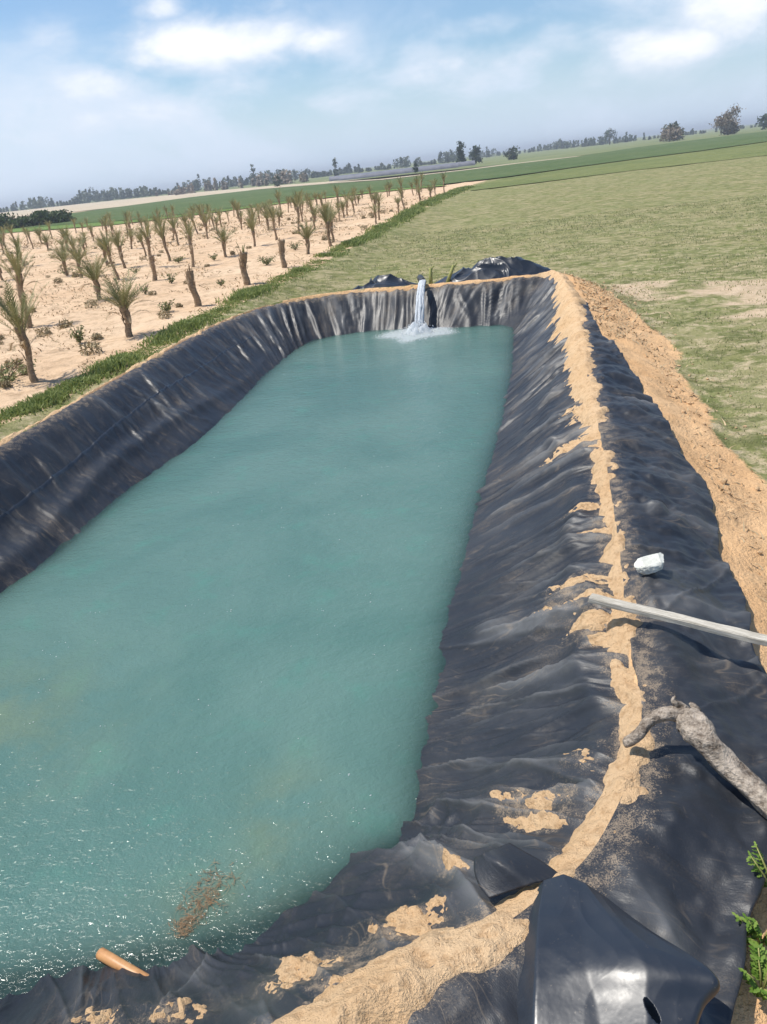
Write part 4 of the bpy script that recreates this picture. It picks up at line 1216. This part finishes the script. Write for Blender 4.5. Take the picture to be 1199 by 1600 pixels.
# bright weeds at the lower right
def weed(px, py, tall, n, r, label):
    q = at(px, py, .6)
    for _ in range(4): g = gz(q.x, q.y); q = at(px, py, g + .07)
    zz = g + tall
    o = empty('weed_plant', (q.x, q.y, g), 0, label, 'weed')
    V, Fc, Rn = [], [], []
    vs, fs = [], []
    for j in range(n):
        a = random.uniform(0, 2 * PI); rr_ = r * random.uniform(.2, 1); hh = (zz - g) * random.uniform(.6, 1.1)
        tip = Vector((math.cos(a) * rr_, math.sin(a) * rr_, hh))
        v, f = tube([(0, 0, -.01), tip * .5 + Vector((0, 0, hh * .15)), tip], [.004, .003, .0015], 5)
        k = len(vs); vs += v; fs += [tuple(k + q_ for q_ in f_) for f_ in f]
        for m_ in range(9):                                           # lobed leaflets along the stem
            t = .35 + .65 * m_ / 8; c = tip * t + Vector((0, 0, hh * .15 * (1 - t)))
            for sg in (-1, 1):
                b2 = a + sg * random.uniform(.6, 1.2); l = random.uniform(.018, .038) * (1.1 - .4 * t)
                dv = Vector((math.cos(b2), math.sin(b2), random.uniform(-.1, .5))).normalized(); sd = dv.cross(Vector((0, 0, 1))).normalized()
                k = len(V)
                V += [tuple(c), tuple(c + dv * l * .35 + sd * l * .30), tuple(c + dv * l * .55 + sd * l * .12), tuple(c + dv * l * .8 + sd * l * .22), tuple(c + dv * l * 1.15),
                      tuple(c + dv * l * .8 - sd * l * .22), tuple(c + dv * l * .55 - sd * l * .12), tuple(c + dv * l * .35 - sd * l * .30)]
                Fc.append(tuple(range(k, k + 8))); Rn += [random.random()] * 8
    mesh('leaves', V, Fc, M['weed'], o, False, attrs=dict(rnd=Rn))
    mesh('stems', vs, fs, M['stake'], o)
random.seed(61)
weed(1191, 1452, .11, 9, .065, 'bright green leafy weed beside the outer flap, middle of three at right edge')
weed(1194, 1528, .11, 10, .07, 'bright green leafy weed on bare sand, lowest of three at right edge')
weed(1216, 1392, .24, 6, .10, 'thin sparse weed sprig, highest of three at the right edge')

# ------------------------------------------------------------------ far trees
def tree(name, label, loc, h, w, mat, n, cat='tree', shape='round', group=None, leaf=.4, seed=0, trunk=.2):
    random.seed(seed)
    o = empty(name, loc, random.uniform(0, 6), label, cat, group)
    clumps = []
    for j in range(16 if shape != 'column' else 18):
        t = random.random(); a = random.uniform(0, 2 * PI)
        if shape == 'column': rr_ = w * .32 * (1 - .75 * abs(t - .35)) * random.random() ** .5; zc = h * (.08 + .86 * t)
        elif shape == 'palm': rr_ = w * .3 * random.random(); zc = h * (.80 + .15 * random.random())
        else: rr_ = w * .42 * math.sqrt(max(.05, 1 - (2 * t - .9) ** 2)) * random.random() ** .4; zc = h * (trunk + (.93 - trunk) * t)
        clumps.append((Vector((rr_ * math.cos(a), rr_ * math.sin(a), zc)), w * random.uniform(.12, .24)))
    def fn(i):
        c, s = random.choice(clumps)
        return c + Vector((random.gauss(0, s * .5), random.gauss(0, s * .5), random.gauss(0, s * .42))), 1
    V, Fc, Rn = leaf_cloud(n, fn, leaf, .55)
    V = [(x_, y_, max(z_, .15)) for x_, y_, z_ in V]
    mesh('crown', V, Fc, mat, o, False, attrs=dict(rnd=Rn))
    vs, fs = tube([(0, 0, -.3), (.05 * h * .2, 0, h * .3), (0, .02 * h, h * .6), (.02 * h, 0, h * .82)], [w * .05, w * .04, w * .028, w * .012], 8)
    for j in range(6):
        c = random.choice(clumps)[0]; z0 = random.uniform(.25, .6) * h
        v, f = tube([(0, 0, z0), c * .6 + Vector((0, 0, z0 * .4)), c], [w * .02, w * .013, w * .006], 5)
        k = len(vs); vs += v; fs += [tuple(k + q_ for q_ in f_) for f_ in f]
    mesh('trunk', vs, fs, M['bark'], o)
    return o


def far(px, py, dist):
    """ground point in the direction of the photo's (px, py), dist metres out"""
    x_, y_ = px - 599.5, py - 800
    a_, b2 = (x_ * cR - y_ * sR) / F, -(x_ * sR + y_ * cR) / F
    dx_, dy_ = a_, cP + b2 * sP; l = math.hypot(dx_, dy_)
    return Vector((dx_ / l * dist, dy_ / l * dist, .36))


G_ = M
tree('tree', 'tall greyish brown sparse tree at the right end of the horizon', far(1138, 210, 262), 7.4, 6.8, G_['brown_leaf'], 3600, leaf=.30, seed=401, trunk=.06)
tree('tree', 'dark umbrella shaped tree left of the tall greyish brown tree', far(1053, 222, 262), 4.6, 6.0, G_['far_leaf'], 1500, leaf=.32, seed=402, trunk=.3)
tree('bush', 'pale dusty bush under the dark umbrella shaped tree', far(1046, 224, 256), 3.0, 7.0, G_['brown_leaf'], 1500, 'bush', leaf=.34, seed=403, trunk=.02)
tree('tree', 'dark narrow upright evergreen standing alone at field edge', far(722, 260, 214), 5.8, 3.4, G_['dark_leaf'], 900, shape='column', leaf=.26, seed=404)
tree('tree', 'small round dark tree just right of the narrow evergreen', far(744, 254, 232), 4.2, 4.6, G_['dark_leaf'], 700, leaf=.30, seed=405, trunk=.15)
tree('bush', 'low olive bush right of the round dark tree at crop edge', far(803, 250, 225), 3.0, 4.2, G_['far_leaf'], 500, 'bush', leaf=.28, seed=406, trunk=.05)
tree('tree', 'dark green tree cut by the right edge of the photo', far(1203, 200, 300), 5.5, 6.5, G_['dark_leaf'], 1200, leaf=.4, seed=407, trunk=.1)
tree('tree', 'pair of tall thin poplars rising above the horizon at left', far(398, 285, 380), 8.5, 3.5, G_['far_leaf'], 600, shape='column', leaf=.34, seed=408)
tree('bush', 'small dark bush beside the sandy strip below the poplar', far(434, 292, 215), 2.6, 2.6, G_['dark_leaf'], 300, 'bush', leaf=.24, seed=409, trunk=.03)
tree('tree', 'slim dark tree above the left end of the grey tunnels', far(525, 272, 330), 7.0, 3.0, G_['far_leaf'], 500, shape='column', leaf=.3, seed=410)
tree('bush', 'small pointed dark bush in front of the grey tunnels', far(650, 269, 182), 2.0, 1.8, G_['dark_leaf'], 260, 'bush', shape='column', leaf=.18, seed=411)
tree('tree', 'small lone tree above the horizon left of umbrella tree', far(953, 222, 430), 7.0, 6.5, G_['far_leaf'], 400, leaf=.4, seed=412, trunk=.3)
# dark hedge left
h0 = empty('hedge', (0, 0, 0), 0, 'dark green bushy hedge at left edge of crop field', 'hedge')
random.seed(71)
ha, hb = far(-90, 372, 103), far(112, 352, 103)
def hf(i):
    t = random.random(); c = ha.lerp(hb, t); hh = 1.7 * (.75 + .3 * float(noise(t * 14, 0, 0, 241)))
    return Vector((c.x + random.gauss(0, .25), c.y + random.gauss(0, .9), .4 + hh * random.random() ** .7)), 1
V, Fc, Rn = leaf_cloud(5200, hf, .20, .5)
mesh('foliage', V, Fc, M['hedge'], h0, False, attrs=dict(rnd=Rn))
vs, fs = [], []
for j in range(30):
    c = ha.lerp(hb, (j + .5) / 30); v, f = tube([(c.x, c.y, .3), (c.x + random.uniform(-.3, .3), c.y, 1.8)], [.06, .03], 5)
    k = len(vs); vs += v; fs += [tuple(k + q_ for q_ in f_) for f_ in f]
mesh('stems', vs, fs, M['bark'], h0)

# the wood along the horizon
random.seed(81)
def treeline(name, segs, label_mat, n, hmin, hmax, leaf):
    V, Fc, Rn = [], [], []
    for i in range(n):
        (px0, d0), (px1, d1) = random.choice(segs); t = random.random()
        px = px0 + (px1 - px0) * t; dd_ = (d0 + (d1 - d0) * t) * random.uniform(.93, 1.12)
        c = far(px, 325 - .1126 * px, dd_)
        h_ = random.uniform(hmin, hmax) * (.8 + .5 * float(noise(px * .03, 0, 0, 251)) + .25 * float(noise(px * .11, 0, 0, 252))); w_ = h_ * random.uniform(.4, 1.0)
        if random.random() < .07: h_ *= 1.35; w_ *= .55
        m_ = 46; r0 = random.random()
        for j in range(m_):
            u_ = random.random(); a_ = random.uniform(0, 2 * PI); rr_ = w_ * .5 * random.random() ** .5 * (1 - .6 * u_)
            p = Vector((c.x + rr_ * math.cos(a_), c.y + rr_ * math.sin(a_), .3 + h_ * u_))
            s = leaf * random.uniform(.6, 1.4); k = len(V)
            a2 = Vector((random.gauss(0, 1), random.gauss(0, 1), random.gauss(0, 1))).normalized(); b2 = a2.orthogonal().normalized()
            V += [tuple(p - a2 * s), tuple(p + b2 * s * .6), tuple(p + a2 * s), tuple(p - b2 * s * .6)]; Fc.append((k, k + 1, k + 2, k + 3)); Rn += [min(1, max(0, r0 + random.uniform(-.3, .3)))] * 4
    o = mesh(name, V, Fc, label_mat, None, False, attrs=dict(rnd=Rn)); o['kind'] = 'stuff'
    return o


treeline('treeline', [((-60, 520), (180, 470)), ((100, 480), (330, 420)), ((300, 440), (520, 420)), ((480, 450), (720, 430))], M['far_leaf'], 420, 2.6, 5.4, .6)
treeline('treeline', [((700, 520), (900, 560)), ((860, 520), (1060, 480)), ((1040, 520), (1260, 560))], M['far_leaf'], 240, 1.8, 4.2, .6)
treeline('thicket', [((240, 330), (420, 300)), ((400, 290), (480, 260))], M['brown_leaf'], 60, 1.5, 3.4, .5)

# long plastic tunnels beyond the crop
def tunnel(p0, p1, r, label):
    o = empty('plastic_tunnel', p0, 0, label, 'tunnel', None)
    dv = p1 - p0; dv.z = 0; sd = Vector((-dv.y, dv.x, 0)).normalized(); n_ = 40; V = []
    for i in range(n_ + 1):
        c = dv * (i / n_); rr_ = r * (1 - .05 * (i % 2))
        for k in range(11):
            a_ = PI * k / 10; V.append(tuple(c + sd * rr_ * 1.4 * math.cos(a_) + Vector((0, 0, rr_ * math.sin(a_)))))
    Fc = [tuple(q.tolist()) for q in grid_faces(n_ + 1, 11)]
    mesh('cover', V, Fc, M['tunnel'], o)
    mesh('end_panel', V[:11], [tuple(range(11))], M['tunnel'], o)
tunnel(far(530, 281, 196), far(716, 262, 196), .95, 'long low grey plastic tunnel beyond the crop, nearer of two')
tunnel(far(515, 279, 206), far(742, 256, 206), 1.1, 'long low grey plastic tunnel, farther and taller of two')

# ------------------------------------------------------------------ sky
w = bpy.data.worlds.new('World'); sc.world = w; w.use_nodes = True
t = NT(w.node_tree); bg = w.node_tree.nodes['Background']
sky = t.node('ShaderNodeTexSky', sky_type='NISHITA'); sky.sun_disc = False
sky.sun_elevation = SUN_EL; sky.sun_rotation = SUN_AZ; sky.air_density = 1.0; sky.dust_density = .8; sky.ozone_density = 1.4
gen = t.node('ShaderNodeTexCoord').outputs['Generated']
sep = t.node('ShaderNodeSeparateXYZ'); t.l.new(gen, sep.inputs[0])
az = t.math('ARCTAN2', sep.outputs[0], sep.outputs[1]); el = t.math('ARCSINE', sep.outputs[2])
azd, eld = t.math('MULTIPLY', az, 57.2958), t.math('MULTIPLY', el, 57.2958)
cv = t.vec(t.math('MULTIPLY', azd, .10), t.math('MULTIPLY', eld, .19))
n1, n2, n3 = t.noise(cv, 1.0, 7, .58, .3), t.noise(cv, 2.6, 6, .6, .2), t.noise(cv, .45, 4, .5)
mask = None
for (a0, e0, ra, re, s_) in [(-8.9, 8.0, 3.2, 1.0, .95), (-11.3, 7.5, 1.6, .6, .7), (-5.4, 8.0, 3.2, 1.0, .75), (-1.2, 7.6, 2.2, .75, .55), (-10.2, 10.0, 1.2, .55, .6), (-14.8, 6.2, 2.4, .9, .55), (-17, 8.7, 1.5, .8, .35),
                            (9.9, 7.3, 2.4, .6, .5), (8.2, 5.2, 4.0, 1.1, .42), (20.5, 4.7, 3.4, 1.1, .75), (24.5, 6.4, 4.0, 1.6, .65), (14, 5.6, 4.5, .9, .4), (-13, 4.6, 5, .8, .4), (.6, 4.2, 2.8, .6, .35), (-7, 5.6, 3.6, .6, .3), (-19, 5.0, 4.0, 1.3, .35)]:
    dx = t.math('DIVIDE', t.math('SUBTRACT', azd, a0), ra * 1.45); dy = t.math('DIVIDE', t.math('SUBTRACT', eld, e0), re * 1.5)
    # flat undersides, billowing tops
    g = t.math('MULTIPLY', t.math('POWER', 2.718, t.math('MULTIPLY', t.math('ADD', t.math('MULTIPLY', dx, dx), t.math('MULTIPLY', dy, dy)), -1.0)), s_)
    mask = g if mask is None else t.math('MAXIMUM', mask, g)
det = t.math('SUBTRACT', t.math('ADD', t.math('MULTIPLY', n1, .5), t.math('MULTIPLY', n2, .5)), .5)
cum_ = t.math('ADD', mask, t.math('MULTIPLY', det, 1.5))
body, core = t.maprange(cum_, .04, .58), t.maprange(cum_, .36, .80)
other = t.maprange(t.math('ADD', t.math('MULTIPLY', n1, .6), t.math('MULTIPLY', n3, .4)), .52, .72)
veil = t.math('MULTIPLY', t.maprange(t.math('ADD', t.math('MULTIPLY', n3, .45), t.math('MULTIPLY', n1, .55)), .42, .60), t.maprange(eld, 11.5, 5.5))
haze = t.maprange(eld, 7.0, 0.0)
c = t.mix(1.0, sky.outputs[0], (.80, .93, 1.04), 'MULTIPLY')
c = t.mix(t.math('MULTIPLY', haze, .85), c, (5.0, 6.05, 7.5))
c = t.mix(t.math('MULTIPLY', veil, .75), c, (5.5, 6.3, 7.5))
c = t.mix(t.math('MULTIPLY', other, .18), c, (5.6, 6.2, 7.2))
c = t.mix(t.math('MULTIPLY', body, .75), c, (6.0, 6.55, 7.5))
c = t.mix(t.math('MULTIPLY', core, .95), c, (7.9, 8.05, 8.3))
t.l.new(c, bg.inputs[0]); bg.inputs[1].default_value = .128

# ------------------------------------------------------------------ render settings
sc.view_settings.view_transform = 'Standard'; sc.view_settings.look = 'None'
sc.view_settings.exposure = 0.12; sc.view_settings.gamma = 1.0; sc.view_settings.use_curve_mapping = False
sc.cycles.use_denoising = True
sc.cycles.max_bounces = 8; sc.cycles.transparent_max_bounces = 12

# ------------------------------------------------------------------ the air
hz = bpy.data.meshes.new('haze'); bm = bmesh.new(); bmesh.ops.create_cube(bm, size=1)
for v_ in bm.verts: v_.co = Vector((v_.co.x * 9400, v_.co.y * 9400 + 3500, -2.6 if v_.co.z < 0 else 14.5))
bm.to_mesh(hz); bm.free()
hm = bpy.data.materials.new('haze'); hm.use_nodes = True; hm.node_tree.nodes.clear()
ho = hm.node_tree.nodes.new('ShaderNodeOutputMaterial'); hv = hm.node_tree.nodes.new('ShaderNodeVolumePrincipled')
hv.inputs['Color'].default_value = (.86, .92, 1.0, 1); hv.inputs['Density'].default_value = .0008; hv.inputs['Anisotropy'].default_value = .2
hm.node_tree.links.new(hv.outputs[0], ho.inputs['Volume'])
hz.materials.append(hm); hob = bpy.data.objects.new('haze', hz); COL.objects.link(hob); hob['kind'] = 'stuff'
